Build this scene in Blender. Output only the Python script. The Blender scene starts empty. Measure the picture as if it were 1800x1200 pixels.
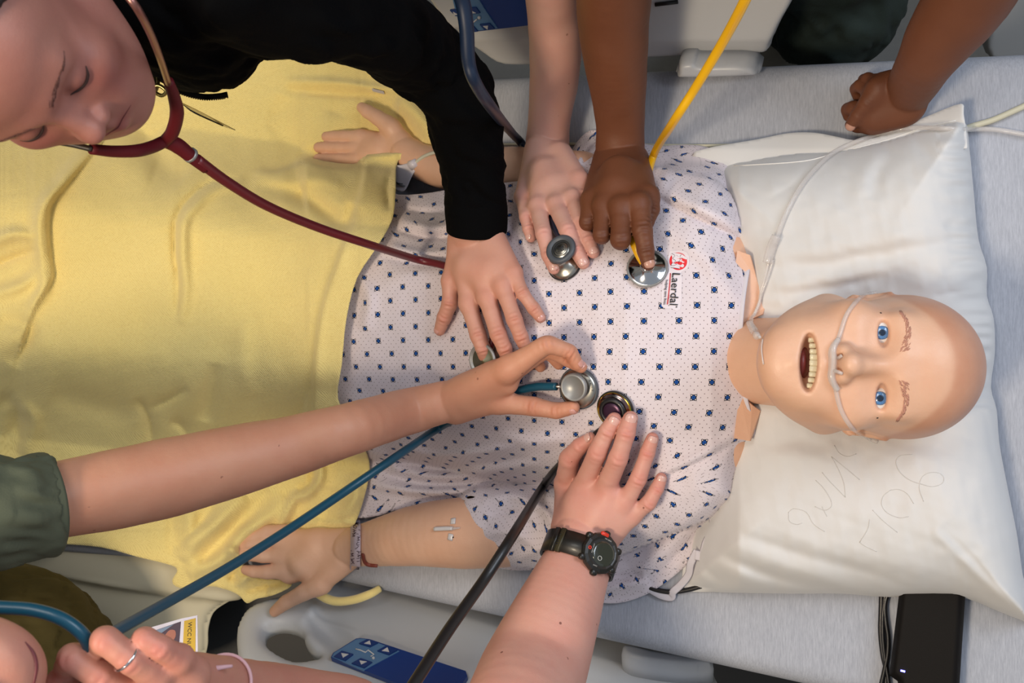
import bpy, math, random
import numpy as np
from mathutils import Vector, Matrix
from mathutils.bvhtree import BVHTree
random.seed(7); np.random.seed(7)
SC = bpy.context.scene
COL = SC.collection

# ---------------------------------------------------------------- camera, world, lights, exposure
ZC = 2.5            # the camera looks straight down from 2.5 m
F = 1800.0          # focal length in pixels of the 1800 px wide frame
cam_d = bpy.data.cameras.new('camera'); cam_d.lens = 24; cam_d.sensor_width = 24
cam_d.clip_start = 0.02
cam_d.dof.use_dof = True; cam_d.dof.focus_distance = 1.36; cam_d.dof.aperture_fstop = 7.1
cam = bpy.data.objects.new('camera', cam_d); COL.objects.link(cam)
cam.location = (0, 0, ZC); SC.camera = cam

w = bpy.data.worlds.new('world'); SC.world = w; w.use_nodes = True
w.node_tree.nodes['Background'].inputs[0].default_value = (0.80, 0.88, 1.0, 1)
w.node_tree.nodes['Background'].inputs[1].default_value = 0.38

def area(name, loc, target, size, power, col, sy=None):
    d = bpy.data.lights.new(name, 'AREA'); d.energy = power; d.color = col; d.size = size
    d.shape = 'RECTANGLE'; d.size_y = sy or size
    o = bpy.data.objects.new(name, d); COL.objects.link(o); o.location = loc
    o.rotation_euler = (Vector(target) - Vector(loc)).to_track_quat('-Z', 'Y').to_euler()
    return o
area('warm_ceiling_lamp', (-1.1, -0.62, 3.1), (-0.1, -0.1, 0.9), 0.42, 34, (1.0, 0.83, 0.61))
area('cool_ceiling_panel', (1.3, 0.9, 3.3), (0.2, 0.0, 1.0), 1.3, 33, (0.80, 0.88, 1.0), 0.9)
area('neutral_ceiling_panel', (-0.9, 1.0, 3.35), (-0.2, 0.0, 0.9), 1.0, 16, (1.0, 0.93, 0.84), 0.7)
SC.view_settings.view_transform = 'Standard'; SC.view_settings.look = 'None'
SC.view_settings.exposure = -0.03; SC.view_settings.gamma = 1; SC.view_settings.use_curve_mapping = False

# ---------------------------------------------------------------- placing by sight line and real depth
def P(px, py, z):
    d = ZC - z
    return np.array([(px - 900) / F * d, -(py - 600) / F * d, z], float)
# bed frame: the backrest part of the mattress is a plane raised by 27 degrees
U = np.array([.8896, -.0754, .4507]); U /= np.linalg.norm(U)
V = np.array([.0844, .9964, 0.0]); V /= np.linalg.norm(V)
N = np.cross(U, V); N /= np.linalg.norm(N)
U0 = np.array([U[0], U[1], 0]); U0 /= np.linalg.norm(U0)
C0 = P(1513, 660, 1.10)
ZF = 0.68                                        # flat part of the mattress top
SH = (ZF - C0[2]) / U[2]
HINGE = C0 + U * SH
CAM = np.array([0, 0, ZC])
def ray(px, py):
    px = np.asarray(px, float); py = np.asarray(py, float)
    return np.stack([(px - 900) / F, -(py - 600) / F, -np.ones_like(px * py)], -1)
def T(px, py, h=0.0):
    """point on the sight line through (px,py) that stands h above the mattress surface"""
    D = ray(px, py); h = np.asarray(h, float)
    dz = D @ N
    k1 = ((C0 - CAM) @ N + h) / dz               # inclined plane
    k2 = (ZF + h - ZC) / -1.0                    # flat plane
    k = np.minimum(k1, k2)                       # nearer surface wins
    # soft blend round the hinge
    kk = 0.03; hh = np.clip(kk - np.abs(k1 - k2), 0, None) / kk
    k = k - hh * hh * kk * .25
    return CAM + D * k[..., None]

def lin(c):
    c = np.array(c, float) / 255.0
    return tuple(np.where(c <= .04045, c / 12.92, ((c + .055) / 1.055) ** 2.4)) + (1.0,)

# ---------------------------------------------------------------- materials
class NB:
    def __init__(s, name):
        s.m = bpy.data.materials.new(name); s.m.use_nodes = True
        s.nt = s.m.node_tree; s.b = s.nt.nodes['Principled BSDF']
    def n(s, t, **kw):
        x = s.nt.nodes.new(t)
        for k, v in kw.items(): setattr(x, k, v)
        return x
    def l(s, a, b): s.nt.links.new(a, b)
    def put(s, sock, v):
        if isinstance(v, bpy.types.NodeSocket): s.l(v, sock)
        else: sock.default_value = v
    def math(s, op, a, b=0.0, c=0.0):
        x = s.n('ShaderNodeMath', operation=op)
        s.put(x.inputs[0], a); s.put(x.inputs[1], b); s.put(x.inputs[2], c)
        return x.outputs[0]
    def mix(s, f, a, b):
        x = s.n('ShaderNodeMix', data_type='RGBA')
        s.put(x.inputs[0], f); s.put(x.inputs[6], a); s.put(x.inputs[7], b)
        return x.outputs[2]
    def noise(s, scale, detail=3, rough=.5, vec=None, sc=None):
        x = s.n('ShaderNodeTexNoise'); x.inputs['Scale'].default_value = scale
        x.inputs['Detail'].default_value = detail; x.inputs['Roughness'].default_value = rough
        if vec is None:
            vec = s.n('ShaderNodeTexCoord').outputs['Object']
        if sc is not None:
            mp = s.n('ShaderNodeMapping'); mp.inputs['Scale'].default_value = sc; s.l(vec, mp.inputs[0]); vec = mp.outputs[0]
        s.l(vec, x.inputs['Vector'])
        return x.outputs[0]
    def bump(s, h, strength, dist=.001):
        x = s.n('ShaderNodeBump'); x.inputs['Strength'].default_value = strength
        x.inputs['Distance'].default_value = dist; s.l(h, x.inputs['Height'])
        if s.b.inputs['Normal'].is_linked:
            s.l(s.b.inputs['Normal'].links[0].from_socket, x.inputs['Normal'])
        s.l(x.outputs[0], s.b.inputs['Normal'])
    def set(s, **kw):
        for k, v in kw.items(): s.put(s.b.inputs[k.replace('_', ' ')], v)
        return s

def mat(name, col, rough=.5, metal=0, spec=.5, vary=0.0, vscale=30, bump=0, bscale=200, trans=0, alpha=1, emit=None, coat=0):
    b = NB(name); c = lin(col)
    b.b.inputs['Roughness'].default_value = rough; b.b.inputs['Metallic'].default_value = metal
    b.b.inputs['Specular IOR Level'].default_value = spec
    if vary:
        n = b.noise(vscale, 3)
        f = b.math('MULTIPLY_ADD', n, 2.0, -.5)
        dark = tuple(x * (1 - vary) for x in c[:3]) + (1,); light = tuple(min(1, x * (1 + vary)) for x in c[:3]) + (1,)
        b.l(b.mix(f, dark, light), b.b.inputs['Base Color'])
    else: b.b.inputs['Base Color'].default_value = c
    if bump: b.bump(b.noise(bscale, 3), bump)
    if trans: b.b.inputs['Transmission Weight'].default_value = trans
    if alpha < 1: b.b.inputs['Alpha'].default_value = alpha
    if coat: b.b.inputs['Coat Weight'].default_value = coat
    if emit:
        b.b.inputs['Emission Color'].default_value = lin(emit[0]); b.b.inputs['Emission Strength'].default_value = emit[1]
    return b.m

def skin(name, col, red, freckle=0.0, sss=.12, rough=.5):
    """skin: base tone, blotches of a redder tone, a vertex attribute 'red' for knuckles, fine pores"""
    b = NB(name); c = lin(col); r = lin(red)
    blot = b.math('MULTIPLY_ADD', b.noise(18, 4, .6), 1.6, -.55)
    at = b.n('ShaderNodeAttribute', attribute_name='red')
    f = b.math('ADD', b.math('MULTIPLY', blot, .45), b.math('MULTIPLY', at.outputs['Fac'], .9))
    b.nt.nodes[-1].use_clamp = True
    base = b.mix(f, c, r)
    fine = b.noise(420, 2)
    base = b.mix(b.math('MULTIPLY', fine, .10), base, tuple(x * .72 for x in c[:3]) + (1,))
    if freckle:
        vz = b.n('ShaderNodeTexVoronoi'); vz.inputs['Scale'].default_value = 55
        b.l(b.n('ShaderNodeTexCoord').outputs['Object'], vz.inputs['Vector'])
        m = b.math('LESS_THAN', vz.outputs['Distance'], .10)
        gate = b.math('GREATER_THAN', b.noise(31, 1), .60)
        base = b.mix(b.math('MULTIPLY', b.math('MULTIPLY', m, gate), freckle), base, lin((105, 52, 38)))
    b.l(base, b.b.inputs['Base Color'])
    b.set(Roughness=rough, Specular_IOR_Level=.38)
    b.b.inputs['Subsurface Weight'].default_value = sss
    b.b.inputs['Subsurface Radius'].default_value = (1, .35, .2); b.b.inputs['Subsurface Scale'].default_value = .004
    b.bump(b.noise(650, 3), .22, .0006); b.bump(b.noise(110, 4), .25, .0012)
    return b.m

# ---------------------------------------------------------------- object helpers
def tag(o, label=None, cat=None, group=None, kind=None):
    if label: o['label'] = label
    if cat: o['category'] = cat
    if group: o['group'] = group
    if kind: o['kind'] = kind
    return o
def empty(name, loc, label=None, cat=None, group=None):
    o = bpy.data.objects.new(name, None); COL.objects.link(o); o.location = Vector([float(x) for x in loc]); o.empty_display_size = .05
    return tag(o, label, cat, group)
def mesh(name, v, f, m=None, parent=None, smooth=True, uv=None, attr=None):
    me = bpy.data.meshes.new(name)
    v = np.asarray(v, np.float32).reshape(-1, 3)
    if parent is not None: v = v - np.array(parent_loc(parent), np.float32)
    if isinstance(f, np.ndarray):
        nf, k = f.shape
        me.vertices.add(len(v)); me.vertices.foreach_set('co', v.ravel())
        me.loops.add(nf * k); me.loops.foreach_set('vertex_index', f.ravel().astype(np.int32))
        me.polygons.add(nf); me.polygons.foreach_set('loop_start', np.arange(nf, dtype=np.int32) * k)
        try: me.polygons.foreach_set('loop_total', np.full(nf, k, np.int32))
        except Exception: pass
        me.update(calc_edges=True)
    else:
        me.from_pydata([tuple(map(float, x)) for x in v], [], f); me.update()
    if smooth: me.polygons.foreach_set('use_smooth', [True] * len(me.polygons))
    if uv is not None:
        ul = me.uv_layers.new(name='UVMap'); li = np.zeros(len(me.loops), np.int32); me.loops.foreach_get('vertex_index', li)
        ul.data.foreach_set('uv', np.asarray(uv, np.float32)[li].ravel())
    if attr:
        for k, a in attr.items():
            at = me.attributes.new(k, 'FLOAT', 'POINT'); at.data.foreach_set('value', np.asarray(a, np.float32))
    if m:
        for mm in (m if isinstance(m, (list, tuple)) else [m]): me.materials.append(mm)
    o = bpy.data.objects.new(name, me); COL.objects.link(o)
    if parent is not None: o.parent = parent
    return o
def parent_loc(p):
    loc = np.zeros(3)
    while p is not None:
        loc += np.array(p.location); p = p.parent
    return loc
def retag(o, *a, **k): return tag(o, *a, **k)

def spline(pts, n=8, closed=False):
    p = np.asarray(pts, float); m = len(p)
    if m < 3: 
        t = np.linspace(0, 1, n + 1)[:, None]; return p[0] * (1 - t) + p[-1] * t
    out = []
    rng = range(m) if closed else range(m - 1)
    for i in rng:
        if closed: a, b, c, d = p[(i - 1) % m], p[i], p[(i + 1) % m], p[(i + 2) % m]
        else:
            b, c = p[i], p[i + 1]
            a = p[i - 1] if i else 2 * b - c; d = p[i + 2] if i + 2 < m else 2 * c - b
        t = np.arange(n)[:, None] / n
        out.append(.5 * ((2 * b) + (-a + c) * t + (2 * a - 5 * b + 4 * c - d) * t ** 2 + (-a + 3 * b - 3 * c + d) * t ** 3))
    r = np.concatenate(out)
    if not closed: r = np.vstack([r, p[-1]])
    return r

def tube_geo(path, r, sides=12, cap=True, up=None, flat=1.0):
    p = np.asarray(path, float); n = len(p); r = np.broadcast_to(np.asarray(r, float), (n,)) if np.ndim(r) <= 1 and np.size(r) in (1, n) else np.interp(np.linspace(0, 1, n), np.linspace(0, 1, len(r)), r)
    t = np.gradient(p, axis=0); t /= np.linalg.norm(t, axis=1)[:, None] + 1e-12
    u = np.array(up, float) if up is not None else (np.array([0, 0, 1.]) if abs(t[0][2]) < .9 else np.array([1., 0, 0]))
    vs = []
    a = np.linspace(0, 2 * math.pi, sides, endpoint=False)
    for i in range(n):
        if up is not None: u = np.array(up, float)
        u = u - t[i] * (u @ t[i]); u /= np.linalg.norm(u) + 1e-12
        w_ = np.cross(t[i], u)
        vs.append(p[i] + r[i] * (np.cos(a)[:, None] * w_ + flat * np.sin(a)[:, None] * u))
    v = np.concatenate(vs); f = []
    for i in range(n - 1):
        for j in range(sides):
            k = (j + 1) % sides
            f.append((i * sides + j, i * sides + k, (i + 1) * sides + k, (i + 1) * sides + j))
    if cap:
        f.append(tuple(range(sides))[::-1]); f.append(tuple((n - 1) * sides + j for j in range(sides)))
    return v, f
class Geo:
    def __init__(s): s.v = []; s.f = []; s.n = 0; s.mi = []
    def add(s, vf, mi=0):
        v, f = vf; v = np.asarray(v, float).reshape(-1, 3)
        s.v.append(v); s.f += [tuple(int(x) + s.n for x in q) for q in f]; s.mi += [mi] * len(f); s.n += len(v); return s
    def build(s, name, m, parent=None, smooth=True):
        o = mesh(name, np.concatenate(s.v), s.f, m, parent, smooth)
        if any(s.mi): o.data.polygons.foreach_set('material_index', s.mi)
        return o
def tube(name, path, r, m, parent=None, sides=12, n=8, up=None, flat=1.0):
    path = spline(path, n) if n > 1 else path
    v, f = tube_geo(path, r, sides, True, up, flat)
    return mesh(name, v, f, m, parent)
def frame_of(nrm, xdir=None):
    z = np.array(nrm, float); z /= np.linalg.norm(z)
    x = np.array(xdir if xdir is not None else (1, 0, 0), float); x = x - z * (x @ z); x /= np.linalg.norm(x)
    return np.stack([x, np.cross(z, x), z], 1)      # columns
def lathe(profile, c, R, sides=40, smoothn=1):
    """profile: (r, z) pairs, revolved about the local z"""
    a = np.linspace(0, 2 * math.pi, sides, endpoint=False); v = []; f = []
    for r, z in profile:
        for t in a: v.append((r * math.cos(t), r * math.sin(t), z))
    n = len(profile)
    for i in range(n - 1):
        for j in range(sides):
            k = (j + 1) % sides; f.append((i * sides + j, i * sides + k, (i + 1) * sides + k, (i + 1) * sides + j))
    if profile[0][0] > 1e-6: f.append(tuple(range(sides))[::-1])
    if profile[-1][0] > 1e-6: f.append(tuple((n - 1) * sides + j for j in range(sides)))
    return np.asarray(v) @ R.T + np.asarray(c), f
def box_geo(c, R, hx, hy, hz, bev=0.0):
    """a box with chamfered edges"""
    b = min(bev, hx * .49, hy * .49, hz * .49)
    def ring(x, y, z, cr):
        pts = []
        for sx, sy in ((1, 1), (-1, 1), (-1, -1), (1, -1)):
            cx, cy = sx * (x - cr), sy * (y - cr)
            a0 = {(1, 1): 0, (-1, 1): 90, (-1, -1): 180, (1, -1): 270}[(sx, sy)]
            for k in range(4):
                a = math.radians(a0 + 30 * k); pts.append((cx + cr * math.cos(a), cy + cr * math.sin(a), z))
        return pts
    b = max(b, 1e-5)
    v = ring(hx - b, hy - b, -hz, b) + ring(hx, hy, -hz + b, 2 * b) + ring(hx, hy, hz - b, 2 * b) + ring(hx - b, hy - b, hz, b)
    f = []; m = 16
    for i in range(3):
        for j in range(m): k = (j + 1) % m; f.append((i * m + j, i * m + k, (i + 1) * m + k, (i + 1) * m + j))
    f.append(tuple(range(m))[::-1]); f.append(tuple(3 * m + j for j in range(m)))
    return np.asarray(v) @ R.T + np.asarray(c), f

# ---------------------------------------------------------------- polygon distance in the pixel plane
def inside(x, y, poly):
    p = np.asarray(poly, float); r = np.zeros(x.shape, bool); q = np.roll(p, -1, 0)
    for (x1, y1), (x2, y2) in zip(p, q):
        if y1 == y2: continue
        c = (y1 > y) != (y2 > y); xi = (x2 - x1) * (y - y1) / (y2 - y1) + x1
        r ^= c & (x < xi)
    return r
def segdist(x, y, a, b):
    ax, ay = a; bx, by = b; dx, dy = bx - ax, by - ay
    t = np.clip(((x - ax) * dx + (y - ay) * dy) / (dx * dx + dy * dy + 1e-9), 0, 1)
    qx, qy = ax + t * dx, ay + t * dy
    return np.hypot(x - qx, y - qy), qx, qy, t
def polydist(x, y, pts, closed=True, flags=None):
    p = [tuple(q[:2]) for q in pts]; best = np.full(x.shape, 1e9); bx = np.zeros(x.shape); by = np.zeros(x.shape)
    n = len(p) if closed else len(p) - 1
    for i in range(n):
        if flags is not None and not flags[i]: continue
        d, qx, qy, _ = segdist(x, y, p[i], p[(i + 1) % len(p)])
        m = d < best; best = np.where(m, d, best); bx = np.where(m, qx, bx); by = np.where(m, qy, by)
    return best, bx, by
def stroke(x, y, pts, width, amp, sharp=False):
    """a fold: ridge (amp>0) or valley (amp<0), tapering to both ends"""
    p = spline(pts, 5); L = np.linalg.norm(np.diff(p, axis=0), axis=1); cum = np.concatenate([[0], np.cumsum(L)]) / L.sum()
    best = np.full(x.shape, 1e9); tt = np.zeros(x.shape)
    for i in range(len(p) - 1):
        d, _, _, t = segdist(x, y, p[i], p[i + 1]); m = d < best
        best = np.where(m, d, best); tt = np.where(m, cum[i] + t * (cum[i + 1] - cum[i]), tt)
    q = np.abs(best / width)
    prof = np.exp(-q * 1.2) if sharp else np.exp(-q * q)
    return amp * prof * np.sqrt(np.clip(np.sin(np.pi * np.clip(tt, .0, 1)), .0, 1))
def step_edge(x, y, pts, width, amp):
    """an overlap: a ledge along a line, high on its left side, fading away from the line"""
    p = spline(pts, 5); best = np.full(x.shape, 1e9); sgn = np.zeros(x.shape)
    for i in range(len(p) - 1):
        d, qx, qy, t = segdist(x, y, p[i], p[i + 1]); m = d < best
        cr = (p[i + 1][0] - p[i][0]) * (y - p[i][1]) - (p[i + 1][1] - p[i][1]) * (x - p[i][0])
        best = np.where(m, d, best); sgn = np.where(m, np.sign(cr), sgn)
    sd = best * sgn
    return amp * (1 / (1 + np.exp(-sd / 1.6))) * np.exp(-np.clip(sd, 0, None) / width)
def vnoise(x, y, scale, seed=0, octaves=3):
    r = np.zeros(np.shape(x)); a = 1.0; s = scale; rs = np.random.RandomState(seed)
    for _ in range(octaves):
        for _ in range(6):
            th = rs.rand() * 6.28; k = 6.28 / s * (0.6 + .8 * rs.rand()); r = r + a * np.sin((x * math.cos(th) + y * math.sin(th)) * k + rs.rand() * 6.28) / 6
        a *= .5; s *= .5
    return r

def drape(name, poly, hfun, m, parent=None, step=4, posfun=None, closed_below=None, thick=0.0, uvrot=0.0, holes=(), smooth_poly=3, want=False):
    """A sheet of cloth (or shell) over the outline `poly`: one vertex per `step` px, real height from hfun, uv in metres of cloth."""
    posfun = posfun or T
    pp = spline(poly, smooth_poly, True) if smooth_poly > 1 else np.asarray(poly, float)
    x0, y0 = pp.min(0) - step; x1, y1 = pp.max(0) + step
    nx = int((x1 - x0) / step) + 1; ny = int((y1 - y0) / step) + 1
    gx, gy = np.meshgrid(x0 + np.arange(nx) * step, y0 + np.arange(ny) * step, indexing='ij')
    cx, cy = gx[:-1, :-1] + step / 2, gy[:-1, :-1] + step / 2
    ins = inside(cx, cy, pp)
    hp = [spline(h, smooth_poly, True) for h in holes]
    for h in hp: ins &= ~inside(cx, cy, h)
    used = np.zeros((nx, ny), bool); cnt = np.zeros((nx, ny), int)
    for di in (0, 1):
        for dj in (0, 1):
            used[di:nx - 1 + di, dj:ny - 1 + dj] |= ins; cnt[di:nx - 1 + di, dj:ny - 1 + dj] += ins
    edge = used & (cnt < 4)
    ex, ey = gx[edge], gy[edge]
    d, bx, by = polydist(ex, ey, pp)
    for h in hp:
        d2, bx2, by2 = polydist(ex, ey, h); mm = d2 < d; bx = np.where(mm, bx2, bx); by = np.where(mm, by2, by); d = np.minimum(d, d2)
    gx = gx.copy(); gy = gy.copy(); gx[edge] = bx; gy[edge] = by
    H = np.zeros_like(gx); H[used] = hfun(gx[used], gy[used])
    Hn = H.copy()
    X = posfun(gx, gy, H)
    # arc-length uv on the grid
    Xs = posfun(gx, gy, np.where(used, H, 0.0))
    du = np.linalg.norm(np.diff(Xs, axis=0), axis=-1); dv = np.linalg.norm(np.diff(Xs, axis=1), axis=-1)
    du = np.clip(du, 0, step * 3.0 / 1000); dv = np.clip(dv, 0, step * 3.0 / 1000)
    j0 = ny // 2; i0 = nx // 2
    cu = np.concatenate([np.zeros((1, ny)), np.cumsum(du, 0)]); cu -= cu[i0:i0 + 1]
    cv = np.concatenate([np.zeros((nx, 1)), np.cumsum(dv, 1)], 1); cv -= cv[:, j0:j0 + 1]
    a = math.radians(uvrot); uv = np.stack([cu * math.cos(a) - cv * math.sin(a), cu * math.sin(a) + cv * math.cos(a)], -1)
    idx = -np.ones((nx, ny), int); idx[used] = np.arange(used.sum())
    I, J = np.nonzero(ins)
    f = np.stack([idx[I, J], idx[I, J + 1], idx[I + 1, J + 1], idx[I + 1, J]], 1)
    v = X[used]; uvv = uv[used]; nv = len(v)
    attr = None
    if closed_below is not None or thick:
        if closed_below is not None:
            Hb = closed_below(gx[used], gy[used], H[used]); vb = posfun(gx[used], gy[used], Hb)
        else:
            vb = posfun(gx[used], gy[used], H[used] - thick)
        # open boundary edges get side walls
        ec = {}
        for q in f:
            for k in range(4):
                a_, b_ = int(q[k]), int(q[(k + 1) % 4])
                if (b_, a_) in ec: del ec[(b_, a_)]
                else: ec[(a_, b_)] = 1
        side = np.array([(b_, a_, a_ + nv, b_ + nv) for a_, b_ in ec], int)
        f = np.concatenate([f, f[:, ::-1] + nv, side]); v = np.concatenate([v, vb]); uvv = np.concatenate([uvv, uvv])
    o = mesh(name, v, f, m, parent, uv=uvv)
    return o

BV = {}
def bvh(o):
    if o.name not in BV:
        me = o.data; off = parent_loc(o)
        BV[o.name] = BVHTree.FromPolygons([tuple(np.array(v.co) + off) for v in me.vertices], [tuple(p.vertices) for p in me.polygons])
    return BV[o.name]
def hit(px, py, objs, lift=0.0):
    """first surface of objs on the sight line; lifted along its normal"""
    D = Vector([(px - 900) / F, -(py - 600) / F, -1]).normalized(); best = None
    for o in objs:
        r = bvh(o).ray_cast(Vector(CAM), D)
        if r[0] is not None and (best is None or r[3] < best[3]): best = r
    if best is None: return T(px, py, lift), N
    n = np.array(best[1]); n = n if n @ np.array(D) < 0 else -n
    return np.array(best[0]) + n * lift, n

# ---------------------------------------------------------------- implicit bodies: smooth unions meshed with surface nets
def smin(a, b, k):
    if k <= 0: return np.minimum(a, b)
    h = np.clip(k - np.abs(a - b), 0, None) / k
    return np.minimum(a, b) - h * h * (k * .25)
def cone(a, b, ra, rb, k=.006, n=None, fl=1.0):
    return dict(t='c', a=np.asarray(a, float), b=np.asarray(b, float), ra=float(ra), rb=float(rb), k=k, n=n, fl=fl)
def ell(c, r, R=None, k=.01):
    return dict(t='e', c=np.asarray(c, float), r=np.asarray(r, float), R=np.eye(3) if R is None else np.asarray(R, float), k=k)
def pbox(p):
    if p['t'] == 'c':
        r = max(p['ra'], p['rb']); return np.minimum(p['a'], p['b']) - r, np.maximum(p['a'], p['b']) + r
    e = np.sqrt(((p['R'] * p['r'][None, :]) ** 2).sum(1)); return p['c'] - e, p['c'] + e
def pxf(p, M, o=None):
    q = dict(p); o = np.zeros(3) if o is None else o
    for k in ('a', 'b', 'c'):
        if k in q: q[k] = M @ q[k] + o
    if 'R' in q: q['R'] = M @ q['R']
    if q.get('n') is not None: q['n'] = M @ np.asarray(q['n'], float)
    return q
def peval(p, X, Y, Z):
    if p['t'] == 'c':
        a, b = p['a'], p['b']; d = b - a; L = d @ d + 1e-12
        x, y, z = X - a[0], Y - a[1], Z - a[2]
        t = np.clip((x * d[0] + y * d[1] + z * d[2]) / L, 0, 1)
        x = x - t * d[0]; y = y - t * d[1]; z = z - t * d[2]
        r = p['ra'] + t * (p['rb'] - p['ra'])
        if p['n'] is not None:
            n = p['n']; n = n / np.linalg.norm(n); s = (x * n[0] + y * n[1] + z * n[2]) * (1 / p['fl'] - 1)
            x = x + s * n[0]; y = y + s * n[1]; z = z + s * n[2]
            return (np.sqrt(x * x + y * y + z * z) - r) * (.5 + .5 * p['fl'])
        return np.sqrt(x * x + y * y + z * z) - r
    c, R, r = p['c'], p['R'], p['r']
    x, y, z = X - c[0], Y - c[1], Z - c[2]
    u = x * R[0, 0] + y * R[1, 0] + z * R[2, 0]; v_ = x * R[0, 1] + y * R[1, 1] + z * R[2, 1]; w_ = x * R[0, 2] + y * R[1, 2] + z * R[2, 2]
    k0 = np.sqrt((u / r[0]) ** 2 + (v_ / r[1]) ** 2 + (w_ / r[2]) ** 2)
    k1 = np.sqrt((u / r[0] ** 2) ** 2 + (v_ / r[1] ** 2) ** 2 + (w_ / r[2] ** 2) ** 2) + 1e-9
    return k0 * (k0 - 1) / k1
BIG = .04
def sdf_mesh(body, chains=(), carve=(), vox=.002, M=None, web=.007, clip=None, late=()):
    """body: prims blended together; chains: lists of prims that each blend into the body but not into each other"""
    M = np.eye(3) if M is None else np.asarray(M, float)       # world -> local
    body = [pxf(p, M) for p in body]; chains = [[pxf(p, M) for p in c] for c in chains]; carve = [pxf(p, M) for p in carve]; late = [pxf(p, M) for p in late]
    allp = body + [p for c in chains for p in c] + list(late)
    lo = np.min([pbox(p)[0] for p in allp], 0) - 5 * vox; hi = np.max([pbox(p)[1] for p in allp], 0) + 5 * vox
    n = np.ceil((hi - lo) / vox).astype(int) + 1
    ax = [(lo[i] + np.arange(n[i]) * vox).astype(np.float32) for i in range(3)]
    Fd = np.full(n, BIG, np.float32)
    def box(pl, pad):
        a = np.min([pbox(p)[0] for p in pl], 0) - pad; b = np.max([pbox(p)[1] for p in pl], 0) + pad
        i0 = np.clip(((a - lo) / vox).astype(int), 0, n); i1 = np.clip(((b - lo) / vox).astype(int) + 2, 0, n)
        return tuple(slice(i0[i], i1[i]) for i in range(3))
    def sub(sl): return ax[0][sl[0]][:, None, None], ax[1][sl[1]][None, :, None], ax[2][sl[2]][None, None, :]
    def add(Fa, p, off=None):
        sl = box([p], max(p['k'], .004) + 3 * vox)
        X, Y, Z = sub(sl); d = peval(p, X, Y, Z)
        s2 = sl if off is None else tuple(slice(sl[i].start - off[i].start, sl[i].stop - off[i].start) for i in range(3))
        Fa[s2] = smin(Fa[s2], d, p['k'])
    for p in body: add(Fd, p)
    if chains:
        Tt = Fd.copy()
        for c in chains:
            sl = box(c, .012 + 4 * vox)
            Fi = np.full([s.stop - s.start for s in sl], BIG, np.float32)
            for p in c:
                ps = box([p], max(p['k'], .004) + 3 * vox)
                ps = tuple(slice(max(ps[i].start, sl[i].start), min(ps[i].stop, sl[i].stop)) for i in range(3))
                X, Y, Z = sub(ps); d = peval(p, X, Y, Z)
                s2 = tuple(slice(ps[i].start - sl[i].start, ps[i].stop - sl[i].start) for i in range(3))
                Fi[s2] = smin(Fi[s2], d, p['k'])
            Tt[sl] = np.minimum(Tt[sl], smin(Fd[sl], Fi, web))
        Fd = Tt
    for p in late: add(Fd, p)
    for p in carve:
        sl = box([p], p['k'] + 3 * vox); X, Y, Z = sub(sl); d = peval(p, X, Y, Z)
        Fd[sl] = -smin(-Fd[sl], d, p['k'])
    if clip is not None:                                        # list of (point, outward normal): cut flat
        for q, nn in clip:
            q = M @ np.asarray(q); nn = M @ np.asarray(nn); X, Y, Z = ax[0][:, None, None], ax[1][None, :, None], ax[2][None, None, :]
            Fd = np.maximum(Fd, ((X - q[0]) * nn[0] + (Y - q[1]) * nn[1] + (Z - q[2]) * nn[2]).astype(np.float32))
    v, f = surface_nets(Fd, lo, vox)
    return v @ M, f        # M orthonormal: local -> world is M^T
def surface_nets(Fd, lo, vox):
    ins = Fd < 0; nx, ny, nz = Fd.shape
    c = np.zeros((nx - 1, ny - 1, nz - 1), np.uint8)
    for i in (0, 1):
        for j in (0, 1):
            for k in (0, 1): c += ins[i:nx - 1 + i, j:ny - 1 + j, k:nz - 1 + k]
    act = (c > 0) & (c < 8); I = np.argwhere(act); idx = -np.ones(act.shape, np.int32); idx[act] = np.arange(len(I))
    acc = np.zeros((len(I), 3)); cn = np.zeros(len(I))
    cor = [(i, j, k) for i in (0, 1) for j in (0, 1) for k in (0, 1)]
    val = {q: Fd[I[:, 0] + q[0], I[:, 1] + q[1], I[:, 2] + q[2]] for q in cor}
    for q in cor:
        for d in range(3):
            if q[d]: continue
            r = list(q); r[d] = 1; r = tuple(r); a, b = val[q], val[r]; m = (a < 0) != (b < 0)
            t = np.where(m, a / np.where(m, a - b, 1), 0)
            pt = np.array(q, float)[None] + np.zeros((len(I), 1)); pt[:, d] += t
            acc += pt * m[:, None]; cn += m
    v = lo + (I + acc / cn[:, None]) * vox
    fs = []
    for d in range(3):
        s0 = [slice(None)] * 3; s1 = [slice(None)] * 3; s0[d] = slice(0, -1); s1[d] = slice(1, None)
        a, b = ins[tuple(s0)], ins[tuple(s1)]
        e1, e2 = [x for x in range(3) if x != d]
        E = np.argwhere(a != b); ok = (E[:, e1] > 0) & (E[:, e2] > 0) & (E[:, e1] < Fd.shape[e1] - 1) & (E[:, e2] < Fd.shape[e2] - 1); E = E[ok]
        if not len(E): continue
        q = []
        for o1, o2 in ((-1, -1), (0, -1), (0, 0), (-1, 0)):
            G_ = E.copy(); G_[:, e1] += o1; G_[:, e2] += o2; q.append(idx[G_[:, 0], G_[:, 1], G_[:, 2]])
        q = np.stack(q, 1); fl = a[E[:, 0], E[:, 1], E[:, 2]] ^ (d == 1)
        q = np.where(fl[:, None], q, q[:, ::-1]); fs.append(q)
    return v, np.concatenate(fs)
def vnormals(v, f):
    a = v[f[:, 2]] - v[f[:, 0]]; b = v[f[:, 3]] - v[f[:, 1]]; fn = np.cross(a, b); n = np.zeros_like(v)
    for k in range(4): 
        for c in range(3): n[:, c] += np.bincount(f[:, k], fn[:, c], len(v))
    return n / (np.linalg.norm(n, axis=1)[:, None] + 1e-12)
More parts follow.
